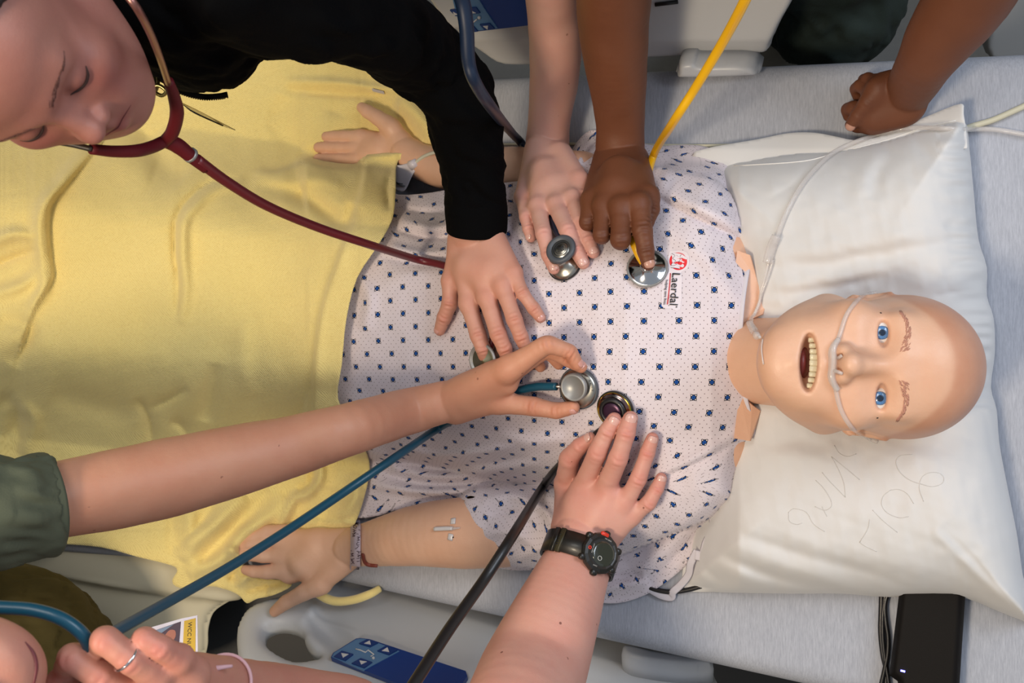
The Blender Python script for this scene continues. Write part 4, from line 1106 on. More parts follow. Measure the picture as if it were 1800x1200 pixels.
for q in (-1, 1):
    ec = np.array((q * .0335, .0600, .0015)); er = .0162
    gaze = unit(Wm((q * .0335, .2, .001)) - Wm((q * .0335, 0, 0)) + HR @ np.array([0.0, 0, -.004]))
    FR = frame_of(gaze, hu2)
    prof = [(er * HS * math.sin(t), er * HS * math.cos(t)) for t in np.linspace(math.pi, 0.001, 18)]
    eye = mesh('eyeball', *lathe(prof, Wm(ec), FR, 28), M_white, head)
    cap_ = lambda a0, a1, rr: [(rr * HS * math.sin(t), rr * HS * math.cos(t)) for t in np.linspace(a0, a1, 7)]
    iris = mesh('iris', *lathe(cap_(.44, .15, er + .0003), Wm(ec), FR, 28), M_iris, eye)
    mesh('pupil', *lathe(cap_(.20, .0005, er + .0005), Wm(ec), FR, 24), M_pupil, eye)
    # dark rim of the lid opening
    # eyebrow: short hair strokes on the brow
    M_brow = bpy.data.materials.get('brow_hair') or mat('brow_hair', (184, 132, 112), .8)
    g = Geo(); rs = np.random.RandomState(4)
    for i in range(120):
        t = rs.rand(); x = q * (.014 + .040 * t); zc = .0200 + .0050 * math.sin(t * 2.2) - .0085 * max(0, t - .55) ** 1.3 * 2
        zc += (rs.rand() - .5) * .0085 * (1 - .8 * t)
        tilt = .6 + .7 * t
        a = (x, zc); b2 = (x + q * .0042 * math.sin(tilt), zc + .0034 * math.cos(tilt) * (1 - 1.1 * t))
        pts = []
        for (xx, zz) in (a, ((a[0] + b2[0]) / 2, (a[1] + b2[1]) / 2), b2):
            o_ = Wm((xx, .2, zz)); r_ = bvh(head).ray_cast(Vector(o_), Vector(-hf2))
            if r_[0] is not None: pts.append(np.array(r_[0]) + hf2 * .0002)
        if len(pts) == 3: g.add(tube_geo(np.array(pts), [.00035, .0005, .00015], 5))
    o = g.build('eyebrow', M_brow, head); o['kind'] = 'stuff'
    for xx, zz in ((q * .0535, -.0005), ):
        r_ = bvh(head).ray_cast(Vector(Wm((xx, .2, zz))), Vector(-hf2))
        if r_[0] is not None: mesh('pin_hole', *lathe([(0, -.0006), (.0011, -.0006), (.0011, .0003), (0, .0004)], np.array(r_[0]), frame_of(hf2), 10), M_dark, head)
# chest, shoulders and hips under the gown
def Bp(x, y, h): return Tp(x, y, h)
tors = [ell(Bp(1225, 612, .085), (.085, .175, .075), np.stack([U, V, N], 1), .03), ell(Bp(1060, 590, .085), (.17, .155, .085), np.stack([U, V, N], 1), .04),
        ell(Bp(800, 565, .075), (.17, .14, .070), np.stack([U, V, N], 1), .04),
        cone(Bp(1262, 470, .085), Bp(1262, 770, .085), .050, .050, .03), cone(Bp(1240, 622, .09), Bp(1320, 634, .090), .062, .058, .02)]
v, f = sdf_mesh(tors, vox=.006, M=np.stack([U, V, N])); mesh('torso', relax(v, f, 1), f, SK_man, man, attr={'red': np.zeros(len(v))})
v, f = sdf_mesh([cone(Bp(640, 490, .06), P(40, 440, .725), .060, .050, .03), cone(Bp(640, 620, .06), P(40, 640, .725), .060, .050, .03), cone(P(40, 440, .725), P(-500, 450, .73), .050, .045, .02), cone(P(40, 640, .725), P(-500, 640, .73), .050, .045, .02)], vox=.008)
mesh('legs', relax(v, f, 1), f, SK_man, man, attr={'red': np.zeros(len(v))})
# chest plate edge showing at the neck
def plate(pts, hs, name):
    a = [Tp(x, y, h) for (x, y), h in zip(pts, hs)]; b_ = [q - N * .006 for q in a]; n_ = len(a)
    fs_ = [tuple(range(n_))[::-1], tuple(range(n_, 2 * n_))] + [(i, (i + 1) % n_, n_ + (i + 1) % n_, n_ + i) for i in range(n_)]
    return mesh(name, np.array(a + b_), fs_, SK_man, man, smooth=False)
plate([(1296, 440), (1318, 448), (1330, 490), (1345, 540), (1340, 552), (1308, 566), (1280, 560)], [.13, .125, .12, .115, .12, .13, .14], 'shoulder_plate')
plate([(1300, 690), (1322, 712), (1336, 722), (1328, 750), (1318, 775), (1290, 770)], [.14, .13, .12, .12, .13, .14], 'shoulder_plate')
plate([(1322, 428), (1334, 445), (1336, 470), (1324, 462), (1316, 445)], [.10, .10, .10, .10, .10], 'shoulder_tab')

# arms of the manikin, palms up
def JB(px, py, r, h):
    p = Tp(px, py, h); return p, r * (ZC - p[2]) / F
def LH(px, py): return 0.0
wr = JB(618, 962, 33, .030)
arm_n = [JB(1010, 925, 50, .030), JB(900, 934, 60, .034), JB(820, 936, 62, .040), JB(740, 940, 54, .045), JB(670, 952, 42, .038), wr]
palm = [(JB(618, 948, 20, .030), JB(500, 950, 20, .030)), (JB(620, 955, 22, .030), JB(500, 972, 20, .028)), (JB(620, 965, 22, .030), JB(505, 990, 20, .028)), (JB(615, 975, 22, .030), JB(510, 1008, 18, .028)), (JB(605, 985, 24, .032), JB(560, 1026, 18, .034)), (JB(560, 960, 30, .030), JB(540, 985, 32, .030))]
fing = [[JB(508, 934, 13, .034), JB(470, 934, 12, .032), JB(448, 944, 11, .028), JB(428, 952, 9, .024)],
        [JB(505, 952, 13, .034), JB(465, 950, 12, .034), JB(440, 956, 11, .030), JB(424, 960, 9, .026)],
        [JB(502, 976, 13, .034), JB(462, 976, 13, .036), JB(435, 975, 11, .032), JB(418, 972, 8.5, .028)],
        [JB(502, 1002, 14, .034), JB(470, 1005, 13, .036), JB(446, 1004, 11, .032), JB(432, 1001, 8.5, .028)]]
th = [JB(566, 1028, 17, .036), JB(535, 1040, 15, .040), JB(503, 1058, 13, .036), JB(483, 1074, 9.5, .028)]
near_arm = hand('arm', man, SK_man, M_nail, wr, palm, fing, th, arm=arm_n, nails=(0, 0, 0, 0, 0), dors=-UPC, vox=.0021, knuckle=1.02, k=.009)
wr = JB(716, 270, 30, .026)
arm_f = [JB(1020, 318, 52, .045), JB(900, 300, 42, .040), JB(800, 300, 36, .034), JB(745, 286, 32, .030), wr]
palm = [(JB(714, 258, 17, .028), JB(638, 244, 17, .026)), (JB(716, 266, 18, .028), JB(632, 260, 18, .024)), (JB(716, 276, 18, .028), JB(632, 280, 17, .024)), (JB(714, 285, 18, .028), JB(636, 298, 16, .024)), (JB(706, 250, 20, .030), JB(684, 222, 16, .034)), (JB(670, 262, 24, .026), JB(650, 272, 24, .024))]
fing = [[JB(632, 240, 11.5, .034), JB(605, 240, 10.8, .036), JB(588, 240, 10.2, .034), JB(574, 240, 9, .032)],
        [JB(625, 260, 11.5, .034), JB(597, 260, 11, .036), JB(575, 259, 10.4, .034), JB(560, 259, 9, .032)],
        [JB(625, 281, 11.5, .036), JB(597, 280, 10.8, .038), JB(575, 280, 10.2, .036), JB(560, 279, 9, .034)],
        [JB(632, 301, 10.5, .028), JB(608, 301, 9.5, .026), JB(590, 301, 8.8, .024), JB(576, 301, 7.8, .022)]]
th = [JB(688, 224, 16, .040), JB(664, 207, 13.5, .044), JB(646, 196, 12, .044), JB(636, 189, 9.5, .042)]
far_arm = hand('arm', man, SK_man, M_nail, wr, palm, fing, th, arm=arm_f, nails=(0, 0, 0, 0, 0), dors=-UPC, vox=.0021, knuckle=1.02, k=.009)

# ================================================================= stethoscope heads lie on the gown first (their tops carry the fingers)
M_steel = mat('brushed_steel', (176, 172, 162), .28, metal=1, vary=.06, vscale=300)
M_chrome = mat('chrome', (214, 214, 214), .10, metal=1)
M_rimgrey = mat('grey_rim', (74, 78, 84), .5)
M_ring = mat('pale_ring', (150, 150, 148), .4, metal=.4)
M_membrane = mat('membrane_cream', (168, 164, 128), .35, coat=.3)
M_blk = mat('black_rubber', (20, 19, 21), .42, coat=.15)
M_logo = mat('etched_mark', (40, 42, 46), .5)
def rainbow():
    b = NB('rainbow_metal'); lw = b.n('ShaderNodeLayerWeight'); lw.inputs[0].default_value = .5
    tc = b.n('ShaderNodeTexCoord'); dt = b.n('ShaderNodeVectorMath', operation='DOT_PRODUCT'); b.l(tc.outputs['Normal'], dt.inputs[0]); dt.inputs[1].default_value = tuple(N)
    cr = b.n('ShaderNodeValToRGB'); b.l(dt.outputs['Value'], cr.inputs[0])
    e = cr.color_ramp.elements; cols = [(0, (20, 50, 60)), (.25, (30, 120, 100)), (.45, (70, 170, 90)), (.62, (190, 190, 60)), (.78, (214, 160, 50)), (.9, (150, 110, 110)), (1, (110, 120, 120))]
    e[0].position = 0; e[0].color = lin(cols[0][1]); e[1].position = 1; e[1].color = lin(cols[-1][1])
    for p_, c_ in cols[1:-1]: x = e.new(p_); x.color = lin(c_)
    b.l(cr.outputs[0], b.b.inputs['Base Color']); b.set(Metallic=1.0, Roughness=.18); return b.m
M_rain = rainbow()
M_maroon = mat('tube_maroon', (98, 22, 30), .42, coat=.1); M_navy = mat('tube_navy', (10, 28, 52), .42, coat=.1)
M_yellow = mat('tube_yellow', (236, 178, 12), .35, coat=.2); M_teal = mat('tube_teal', (10, 76, 98), .38, coat=.12)

def ring_geo(c, R, rad, r, sides=36, z=0.0):
    a = np.linspace(0, 2 * math.pi, sides + 1); p = np.stack([rad * np.cos(a), rad * np.sin(a), np.full(len(a), z)], 1) @ R.T + c
    return tube_geo(p, r, 8, False)

# --- navy: double head, black-rimmed disc uppermost, standing off the big bell
def gfr(px, py, tiltx=0, tilty=0):
    p0 = GP(px, py, 0); a = GP(px + 12, py, 0) - GP(px - 12, py, 0); c = GP(px, py - 12, 0) - GP(px, py + 12, 0); n = unit(np.cross(a, c))
    n = unit(n + unit(a) * tiltx + unit(c) * tilty); return p0, frame_of(n, a)
st_navy = empty('stethoscope', GP(987, 455, 0), 'navy tubed stethoscope with grey rimmed steel disc between pale spread fingers', 'stethoscope', 'stethoscopes held to the chest')
p0, R0 = gfr(994, 465)
mesh('chest_piece', *lathe([(0, .002), (.0215, .002), (.0235, .0035), (.0235, .0055), (.019, .0075), (.0125, .0115), (.009, .017), (.0085, .024), (.012, .0285), (0, .029)], p0, R0, 40), M_steel, st_navy)
mesh('rubber_rim', *lathe([(.0205, .0005), (.0245, .0005), (.0250, .003), (.0243, .0050), (.0225, .0050)], p0, R0, 40), M_blk, st_navy)
p1 = P(986, 438, (p0 + R0[:, 2] * .034)[2]); R1 = frame_of(unit(R0[:, 2] + np.array([-.05, .08, .1])), R0[:, 0])
disc = mesh('small_disc', *lathe([(0, -.005), (.014, -.005), (.019, -.002), (.0195, .001), (0, .0012)], p1, R1, 40), M_steel, st_navy)
mesh('rim', *lathe([(.0135, .001), (.0145, .0032), (.0185, .0036), (.0208, .0020), (.0212, -.001), (.0195, -.0035), (.018, -.002)], p1, R1, 44), M_rimgrey, disc)
g = Geo(); g.add(ring_geo(p1, R1, .0108, .00035, z=.0016)); g.add(ring_geo(p1, R1, .0078, .00025, z=.0016))
mk = np.array([[-.006, .003, .0017], [-.002, .001, .0017], [.002, -.003, .0017], [.006, -.001, .0017]]); g.add(tube_geo(mk @ R1.T + p1, .0005, 6))
mk = np.array([[.003, .005, .0017], [.001, .0, .0017], [-.003, -.005, .0017]]); g.add(tube_geo(mk @ R1.T + p1, .0005, 6))
mk = np.array([[-.004, -.001, .0017], [.002, .004, .0017], [.005, .002, .0017]]); g.add(tube_geo(mk @ R1.T + p1, .0004, 6))
lo_ = g.build('etched_emblem', M_logo, disc); lo_['kind'] = 'stuff'

# --- yellow: wide chrome disc under a dark fingertip
st_yel = empty('stethoscope', GP(1138, 475, 0), 'yellow tubed stethoscope with a wide mirror-bright disc under a dark fingertip', 'stethoscope', 'stethoscopes held to the chest')
py_, Ry_ = gfr(1138, 473)
mesh('chest_piece', *lathe([(0, .0005), (.0235, .0005), (.0255, .0015), (.0262, .003), (.0255, .0045), (.0245, .0042), (.0235, .0048), (.0095, .0088), (.0085, .011), (.0085, .0135), (.0075, .0145), (0, .0145)], py_, Ry_, 48), M_chrome, st_yel)
mesh('rim', *lathe([(.0245, .0035), (.0252, .0058), (.0266, .0058), (.0274, .0035), (.0266, .0008)], py_, Ry_, 48), M_ring, st_yel)

# --- maroon: bell with cream membrane by the fingertips of the spread hand
st_mar = empty('stethoscope', GP(870, 625, 0), 'maroon tubed stethoscope held by the dark haired person in the black jacket', 'stethoscope', 'stethoscopes held to the chest')
pm, Rm_ = gfr(872, 630, -.10, .0)
mesh('chest_piece', *lathe([(0, .0), (.018, .0), (.020, .002), (.018, .006), (.010, .010), (.009, .018), (.016, .022), (.0225, .026), (.0235, .0285), (.0215, .0300), (.0195, .0285), (0, .0280)], pm, Rm_, 44), M_steel, st_mar)
mesh('membrane', *lathe([(.0192, .0286), (.012, .0283), (0, .0282)], pm, Rm_, 40), M_membrane, st_mar)
mesh('rim', *lathe([(.0188, .0285), (.0200, .0310), (.0222, .0318), (.0240, .0300), (.0242, .0280)], pm, Rm_, 44), M_ring, st_mar)

# --- teal: double head seen full face, pinched by the tan hand
st_teal = empty('stethoscope', GP(1016, 680, 0), 'teal tubed stethoscope with two-tone steel bell pinched in the tan hand', 'stethoscope', 'stethoscopes held to the chest')
pt_, Rt_ = gfr(1020, 681)
dia = mesh('diaphragm', *lathe([(0, .001), (.0235, .001), (.0268, .003), (.0275, .006), (.0262, .0085), (.0235, .0100), (.018, .012), (.0, .012)], pt_, Rt_, 48), M_steel, st_teal)
mesh('rubber_rim', *lathe([(.0250, .0005), (.0280, .0015), (.0290, .0045), (.0280, .0078), (.0266, .0078)], pt_, Rt_, 48), M_rimgrey, st_teal)
hb = (pt_ + Rt_[:, 2] * .024)[2]; pb = P(1010, 680, hb)
bell = mesh('bell', *lathe([(.010, -.012), (.0105, -.004), (.0155, .000), (.0168, .003), (.0150, .0042), (.0146, .0030), (.004, .0002), (.0016, -.0002), (.0012, -.003), (0, -.003)], pb, Rt_, 48), M_steel, st_teal)
mesh('bell_ring', *lathe([(.0146, .0035), (.0156, .0055), (.0178, .0055), (.0190, .0030), (.0186, -.001), (.0165, -.003)], pb, Rt_, 48), M_ring, bell)
g = Geo(); g.add(lathe([(0, -.0028), (.0017, -.0028), (.0019, .0004), (0, .0006)], pb, Rt_, 12)); g.build('bore_hole', M_dark, bell)
p_ = T(np.array([945., 978., 990.]), np.array([679., 679., 680.]), gownH(np.array([945., 978., 990.]), np.array([679., 679., 680.]), False) + .017)
mesh('stem', *tube_geo(p_, .0022, 10), M_steel, st_teal)
# engraving on the flange: short marks in an arc
def text(name, s, size, c, R, m, parent, ext=.0002, align='CENTER'):
    cu = bpy.data.curves.new(name, 'FONT'); cu.body = s; cu.size = size; cu.extrude = ext; cu.align_x = align; cu.align_y = 'CENTER'; cu.resolution_u = 2
    o = bpy.data.objects.new(name, cu); COL.objects.link(o)
    me = bpy.data.meshes.new_from_object(o.evaluated_get(bpy.context.evaluated_depsgraph_get())); bpy.data.objects.remove(o)
    v = np.array([x.co[:] for x in me.vertices]).reshape(-1, 3)
    o = bpy.data.objects.new(name, me); COL.objects.link(o); me.materials.append(m); o.parent = parent
    v = v @ np.asarray(R).T + np.asarray(c) - parent_loc(parent); me.vertices.foreach_set('co', v.astype(np.float32).ravel()); me.update()
    return o
for i, chs in enumerate('CE EN17'):
    if chs == ' ': continue
    a = math.radians(62 - i * 11); rad = .0222; cpos = pt_ + Rt_ @ np.array([rad * math.cos(a), rad * math.sin(a), .0104])
    x_ = np.array([math.sin(a), -math.cos(a), 0]); RR = Rt_ @ np.stack([x_, np.array([math.cos(a), math.sin(a), 0]), [0, 0, 1]], 1)
    text('engraving', chs, .0045, cpos, RR, M_logo, dia)

# --- black: rainbow head under two ruddy fingertips
st_blk = empty('stethoscope', GP(1083, 715, 0), 'black tubed stethoscope with iridescent rainbow head under two fingertips', 'stethoscope', 'stethoscopes held to the chest')
pk, Rk = gfr(1083, 719)
mesh('chest_piece', *lathe([(0, .001), (.022, .001), (.0252, .0025), (.0255, .005), (.0240, .0075), (.0215, .0088), (.0190, .0098), (.0185, .012), (.017, .0125), (0, .0125)], pk, Rk, 52), M_rain, st_blk)
M_plum = mat('plum_centre', (70, 44, 66), .3, metal=.6)
mesh('dark_ring', *lathe([(.0200, .0094), (.0190, .0126), (.0160, .0142), (.0135, .0138), (.0135, .0120)], pk, Rk, 48), M_blk, st_blk)
mesh('centre_cap', *lathe([(.0134, .0126), (.0120, .0138), (.008, .0142), (0, .0143)], pk, Rk, 40), M_plum, st_blk)
mesh('rim', *lathe([(.0245, .0005), (.0262, .0010), (.0266, .0035), (.0256, .0056), (.0248, .0056)], pk, Rk, 52), M_blk, st_blk)

# ================================================================= person A: black jacket, reddish stethoscope, face at the upper left
M_jacket = mat('black_jacket', (7, 7, 8), .95, spec=.06, bump=.3, bscale=700)
perA = empty('person', P(380, 40, 1.45), 'person in black zip jacket leaning in at upper left, hand spread on gown', 'person')
wr = J(838, 408, 47, e=.040)
armA = [J(826, 250, 50, z=wr[0][2] + .06), J(834, 330, 48, z=wr[0][2] + .025), wr]
mA = [(J(812, 420, 22, e=.038), J(824, 532, 17, e=.030)), (J(828, 415, 24, e=.042), J(856, 520, 18, e=.034)), (J(848, 412, 24, e=.042), J(884, 500, 17, e=.034)), (J(864, 412, 22, e=.038), J(903, 478, 15, e=.028)), (J(812, 425, 22, e=.034), J(792, 492, 15, e=.026)), (J(830, 470, 30, e=.030), J(860, 480, 28, e=.030))]
fA = [[J(824, 534, 15.5, e=.030), J(841, 590, 14.5, e=.034), J(849, 612, 13, e=.030), J(852, 628, 11, e=.022)],
      [J(856, 522, 16, e=.034), J(876, 588, 15, e=.038), J(887, 612, 13.5, e=.030), J(892, 630, 11.5, e=.022)],
      [J(884, 502, 15.5, e=.034), J(904, 562, 14.5, e=.036), J(916, 592, 13, e=.026), J(924, 612, 11, e=.018)],
      [J(903, 480, 13, e=.028), J(919, 516, 12.2, e=.028), J(938, 542, 11.2, e=.018), J(950, 558, 9.5, e=.011)]]
tA = [J(792, 495, 15, e=.026), J(791, 532, 14.5, e=.022), J(781, 558, 13, e=.017), J(773, 580, 10, e=.012)]
hA = hand('arm', perA, SK_A, M_nail, wr, mA, fA, tA, arm=armA, nails=(0, 0, 0, 1, (-.8, 0, .6)))
# sleeve and jacket as one cloth body
def cloth_limb(name, m, parent, nodes, extra=(), vox=.004, folds=(), amp=.004, M=None, clip=None, seed=1, k=.004, hol=None):
    pr = spline(np.array([np.append(p, r) for p, r in nodes]), 4)
    body = chain([(q[:3], q[3]) for q in pr], k) + list(extra)
    v, f = sdf_mesh(body, (), (), vox, M, clip=clip); v = relax(v, f, 2, .5); n = vnormals(v, f)
    path = pr[:, :3]; d = np.linalg.norm(v[:, None] - path[None], axis=2); i = d.argmin(1)
    L = np.concatenate([[0], np.cumsum(np.linalg.norm(np.diff(path, axis=0), axis=1))]); t = np.gradient(path, axis=0); t /= np.linalg.norm(t, axis=1)[:, None]
    s = L[i] + ((v - path[i]) * t[i]).sum(1)
    ph = vnoise(v[:, 0] * 1000 + v[:, 2] * 700, v[:, 1] * 1000 - v[:, 2] * 300, 90, seed) * 3.2
    w1 = np.sin(s / .016 + ph * 1.6); w2 = np.sin(s / .029 - ph * 1.3 + 2)
    env = np.ones(len(v))
    for s0, s1, a in folds: env = env * np.where((s > s0) & (s < s1), a, 1)
    disp = amp * env * (np.sign(w1) * np.abs(w1) ** .7 * .45 + w2 * .55)
    return mesh(name, v + n * disp[:, None], f, m, parent)
zc = wr[0][2]
slv = [J(838, 404, 50, z=zc + .004), J(836, 372, 52, z=zc + .012), J(833, 315, 55, z=zc + .035), J(822, 240, 60, z=zc + .075), J(800, 165, 66, z=zc + .12), J(742, 98, 73, z=zc + .17), J(650, 42, 80, z=1.36), J(535, 5, 86, z=1.45), J(400, -40, 110, z=1.52)]
a_, b_ = slv[0][0], slv[1][0]
jk = cloth_limb('jacket', M_jacket, perA, slv, extra=[ell(P(345, -10, 1.40), (.080, .100, .13), k=.02), ell(P(275, -20, 1.48), (.080, .066, .07), k=.03), ell(P(300, 20, 1.36), (.08, .075, .12), k=.03), ell(P(300, -330, 1.40), (.22, .20, .16), k=.05), cone(P(500, -10, 1.44), P(360, -200, 1.42), .065, .12, .03)], vox=.0042, amp=.0042, clip=[(a_, unit(a_ - b_))], folds=[(0, .03, .15)])
# ribbed cuff
cf = [slv[0], J(838, 388, 51.5, z=zc + .009), J(837, 372, 52.5, z=zc + .013), J(836, 345, 53, z=zc + .022)]
c0 = np.array([q[0] for q in cf]); rr0 = np.array([q[1] for q in cf]) + .0015
mesh('cuff', *tube_geo(spline(np.vstack([c0[0] + (c0[0] - c0[1]) * .25, c0]), 4), np.interp(np.linspace(0, 1, 17), [0, .2, .8, 1], [rr0[0] * .98, rr0[0] + .0012, rr0[2] + .001, rr0[3] - .001]), 40), M_jacket, jk)
# zip teeth along the jacket hem
M_zip = mat('zip_metal', (58, 50, 30), .4, metal=.8)
hemp = spline([P(x, y, 1.30) for x, y in [(312, 158), (336, 166), (360, 170), (384, 169), (400, 166)]], 6)
mesh('hem_tape', *tube_geo(hemp, .0035, 8, up=(0, 0, 1), flat=.4), M_jacket, jk)
g = Geo()
for i in range(24):
    c = hemp[int(i * (len(hemp) - 1) / 23)] + np.array([0, -.0032, 0]); g.add(box_geo(c, np.eye(3), .0008, .0012, .001, .0003))
o = g.build('zip_teeth', M_zip, jk); o['kind'] = 'stuff'

# head A, seen from above and behind the cheek
M_hair = mat('dark_hair', (34, 24, 24), .6, bump=.4, bscale=900)
uA = unit((-.34, -.15, .93)); fA_ = np.array([.57, -.79, .08]); fA_ = unit(fA_ - uA * (fA_ @ uA)); sA = np.cross(fA_, uA)
RA = np.stack([sA, fA_, uA], 1)
noseA = P(174, 243, 1.62)                   # where the tip of the nose stands
SA = .97
cA = noseA - RA @ (np.array([0, .114, -.032]) * SA)
def redA(l):
    r = .55 * np.exp(-(((np.abs(l[:, 0]) - .045) / .022) ** 2 + ((l[:, 2] + .03) / .03) ** 2)) * (l[:, 1] > .02)
    r += .8 * np.exp(-((l[:, 0] / .022) ** 2 + ((l[:, 2] + .067) / .009) ** 2)) * (l[:, 1] > .07)
    return r + .3 * np.exp(-((l[:, 0] / .012) ** 2 + ((l[:, 2] + .034) / .015) ** 2)) * (l[:, 1] > .08)
SK_A_shaded = skin('skin_tan_face_shaded', (164, 112, 98), (140, 70, 68), freckle=0)  # tan skin darkened: shade on the face, beyond the lamp, put into the colour
headA, WA, lA = build_head(perA, SK_A_shaded, RA, cA, SA, neck=[cone(cA + RA @ np.array([0, -.03, -.05]), cA + np.array([.01, .09, -.18]), .050, .052, .015)], vox=.0024, redf=redA)
WAf = lambda p: cA + RA @ (np.array(p, float) * SA)
# lashes, brow and hair
def hair_shell(parent, R, c, s, line, m, name='hair', grow=1.045, vox=.0035):
    B = [ell(c + R @ (np.array((0, -.022, .032)) * s), np.array((.0795, .098, .084)) * s * grow + .003, R, .02), ell(c + R @ (np.array((0, .030, .045)) * s), np.array((.062, .050, .055)) * s * grow + .002, R, .03)]
    q, nn2 = line
    v, f = sdf_mesh(B, (), (), vox, R.T, clip=[(c + R @ (np.array(q) * s), R @ unit(nn2))]); v = relax(v, f, 1); n = vnormals(v, f)
    l = (v - c) @ R; st = np.sin(np.arctan2(l[:, 0], l[:, 1]) * 60 + 3 * np.sin(l[:, 2] * 90)); v = v + n * (.0004 * st)[:, None]
    return mesh(name, v, f, m, parent)
hair_shell(perA, RA, cA, SA, ((0, .034, .062), (0, .80, -.60)), M_hair)
M_lash = mat('lash_dark', (48, 26, 24), .7)
def face_line(pts, W, head_o, R, r, m, nm, parent, lift=.0004, n=6, src=.2):
    out = []
    for p in spline(pts, n):
        d = Vector(-R[:, 1]); o_ = Vector(W((p[0], src, p[1]))); h = bvh(head_o).ray_cast(o_, d)
        if h[0] is not None: out.append(np.array(h[0]) + np.array(h[1]) * lift)
    if len(out) > 2: return mesh(nm, *tube_geo(np.array(out), r, 6), m, parent)
for q in (-1, 1):
    face_line([(q * .020, -.004), (q * .027, -.0075), (q * .035, -.0085), (q * .043, -.007), (q * .049, -.0035)], WAf, headA, RA, [.0004, .0014, .0017, .0015, .0004], M_lash, 'eyelashes', headA)
    g = Geo(); rs = np.random.RandomState(8)
    for i in range(70):
        t = rs.rand(); x = q * (.013 + .040 * t); z0 = .0205 + .004 * math.sin(t * 2.4) + (rs.rand() - .5) * .006 * (1 - .7 * t); pts = []
        for xx, zz in ((x, z0), (x + q * .004, z0 + .0022 * (1 - 1.5 * t))):
            h = bvh(headA).ray_cast(Vector(WAf((xx, .2, zz))), Vector(-RA[:, 1]))
            if h[0] is not None: pts.append(np.array(h[0]) + RA[:, 1] * .0002)
        if len(pts) == 2: g.add(tube_geo(np.array(pts), [.00035, .00015], 5))
    o = g.build('eyebrow', bpy.data.materials.get('soft_brow') or mat('soft_brow', (104, 66, 58), .8), headA); o['kind'] = 'stuff'
face_line([(-.025, -.0672), (-.012, -.0662), (0, -.0672), (.012, -.0662), (.025, -.0672)], WAf, headA, RA, [.0003, .0008, .0008, .0008, .0003], mat('lip_line', (92, 34, 36), .6), 'lip_line', headA, lift=-.0001)

# maroon stethoscope: metal ear tubes, rubber yoke, tube
yk = P(308, 252, 1.40)
def ptz(l): return [P(x, y, z) for x, y, z in l]
M_yoke = mat('yoke_maroon', (92, 18, 26), .55, spec=.3)
Y1 = ptz([(296, 143, 1.50), (306, 170, 1.475), (311, 200, 1.45), (303, 232, 1.425), (290, 248, 1.41)])
Y2 = ptz([(160, 262, 1.50), (200, 266, 1.475), (240, 265, 1.45), (268, 258, 1.425), (290, 248, 1.41)])
Y3 = ptz([(288, 246, 1.41), (312, 256, 1.395), (336, 275, 1.38), (362, 296, 1.36)])
g = Geo(); g.add(tube_geo(spline(Y1, 6), [.0052, .0062, .0072, .0070, .0066], 14)); g.add(tube_geo(spline(Y2, 6), [.0052, .0060, .0066, .0066, .0066], 14)); g.add(tube_geo(spline(Y3, 6), [.0075, .0088, .0075, .0062], 14))
g.build('yoke', M_yoke, st_mar)
mesh('tube_joint', *tube_geo(spline(ptz([(333, 271, 1.382), (336.5, 274, 1.379)]), 2), .0088, 14), M_ring, st_mar)
M_ear = mat('ear_tube_metal', (150, 104, 96), .3, metal=.7)
mesh('ear_tube', *tube_geo(spline(ptz([(296, 147, 1.50), (282, 104, 1.575), (264, 58, 1.64), (243, 18, 1.69), (224, -8, 1.70)]) + [P(200, -40, 1.70), P(170, -60, 1.70)], 6), .0032, 12), M_ear, st_mar)
e2 = [ptz([(162, 262, 1.50)])[0], P(128, 254, 1.505), P(97, 248, 1.51), P(70, 238, 1.52), WAf((.092, -.01, -.025))]
mesh('ear_tube', *tube_geo(spline(e2, 6), .0030, 12), mat('ear_tube_steel', (110, 104, 96), .3, metal=.9), st_mar)
zt = GP(782, 468, .012)
tb = ptz([(345, 280, 1.375), (400, 320, 1.33), (470, 362, 1.27)]) + [P(560, 400, 1.19), P(650, 430, 1.12), P(730, 455, GP(730, 455, .03)[2]), GP(790, 470, .016), GP(835, 500, .009), GP(858, 545, .009), GP(866, 590, .012), pm + Rm_[:, 2] * .015 + Rm_[:, 1] * .012]
mesh('tube', *tube_geo(spline(tb, 8), [.0066, .0062, .0060, .0058, .0056, .0056, .0056, .0056, .0054, .0050, .0045], 14), M_maroon, st_mar)

# lanyard badge hanging from the jacket
M_badgeclear = mat('badge_plastic', (40, 38, 20), .12, coat=.8); M_gold = mat('badge_clip_metal', (150, 138, 88), .25, metal=.9); M_lan = mat('lanyard_olive', (120, 112, 20), .6)
bad = empty('badge_reel', P(245, 150, 1.36), 'shiny badge reel with olive cord hanging between the cheek and the maroon tubing', 'badge')
mesh('reel', *lathe([(0, -.002), (.021, -.002), (.0235, .001), (.022, .004), (0, .005)], P(240, 143, 1.36), frame_of((.1, .1, 1)), 32), M_badgeclear, bad)
mesh('reel_rim', *lathe([(.0215, .001), (.0225, .0045), (.0250, .0040), (.0255, 0), (.0235, -.002)], P(240, 143, 1.36), frame_of((.1, .1, 1)), 36), M_gold, bad)
mesh('clip', *tube_geo(spline(ptz([(262, 156, 1.362), (278, 150, 1.364), (292, 160, 1.362), (284, 168, 1.358), (268, 160, 1.356)]), 5), .0022, 8), M_gold, bad)
mesh('cord', *tube_geo(spline(ptz([(244, 122, 1.42), (252, 132, 1.40), (262, 146, 1.372)]), 5), .0016, 8), M_lan, bad)
mesh('bead', *lathe([(0, -.005), (.006, -.003), (.007, 0), (.005, .004), (0, .006)], P(252, 158, 1.37), np.eye(3), 14), mat('bead_white', (190, 186, 186), .3), bad)
card = [P(320, 180, 1.34), P(345, 192, 1.33), P(414, 228, 1.31), P(390, 220, 1.29), P(342, 197, 1.30)]
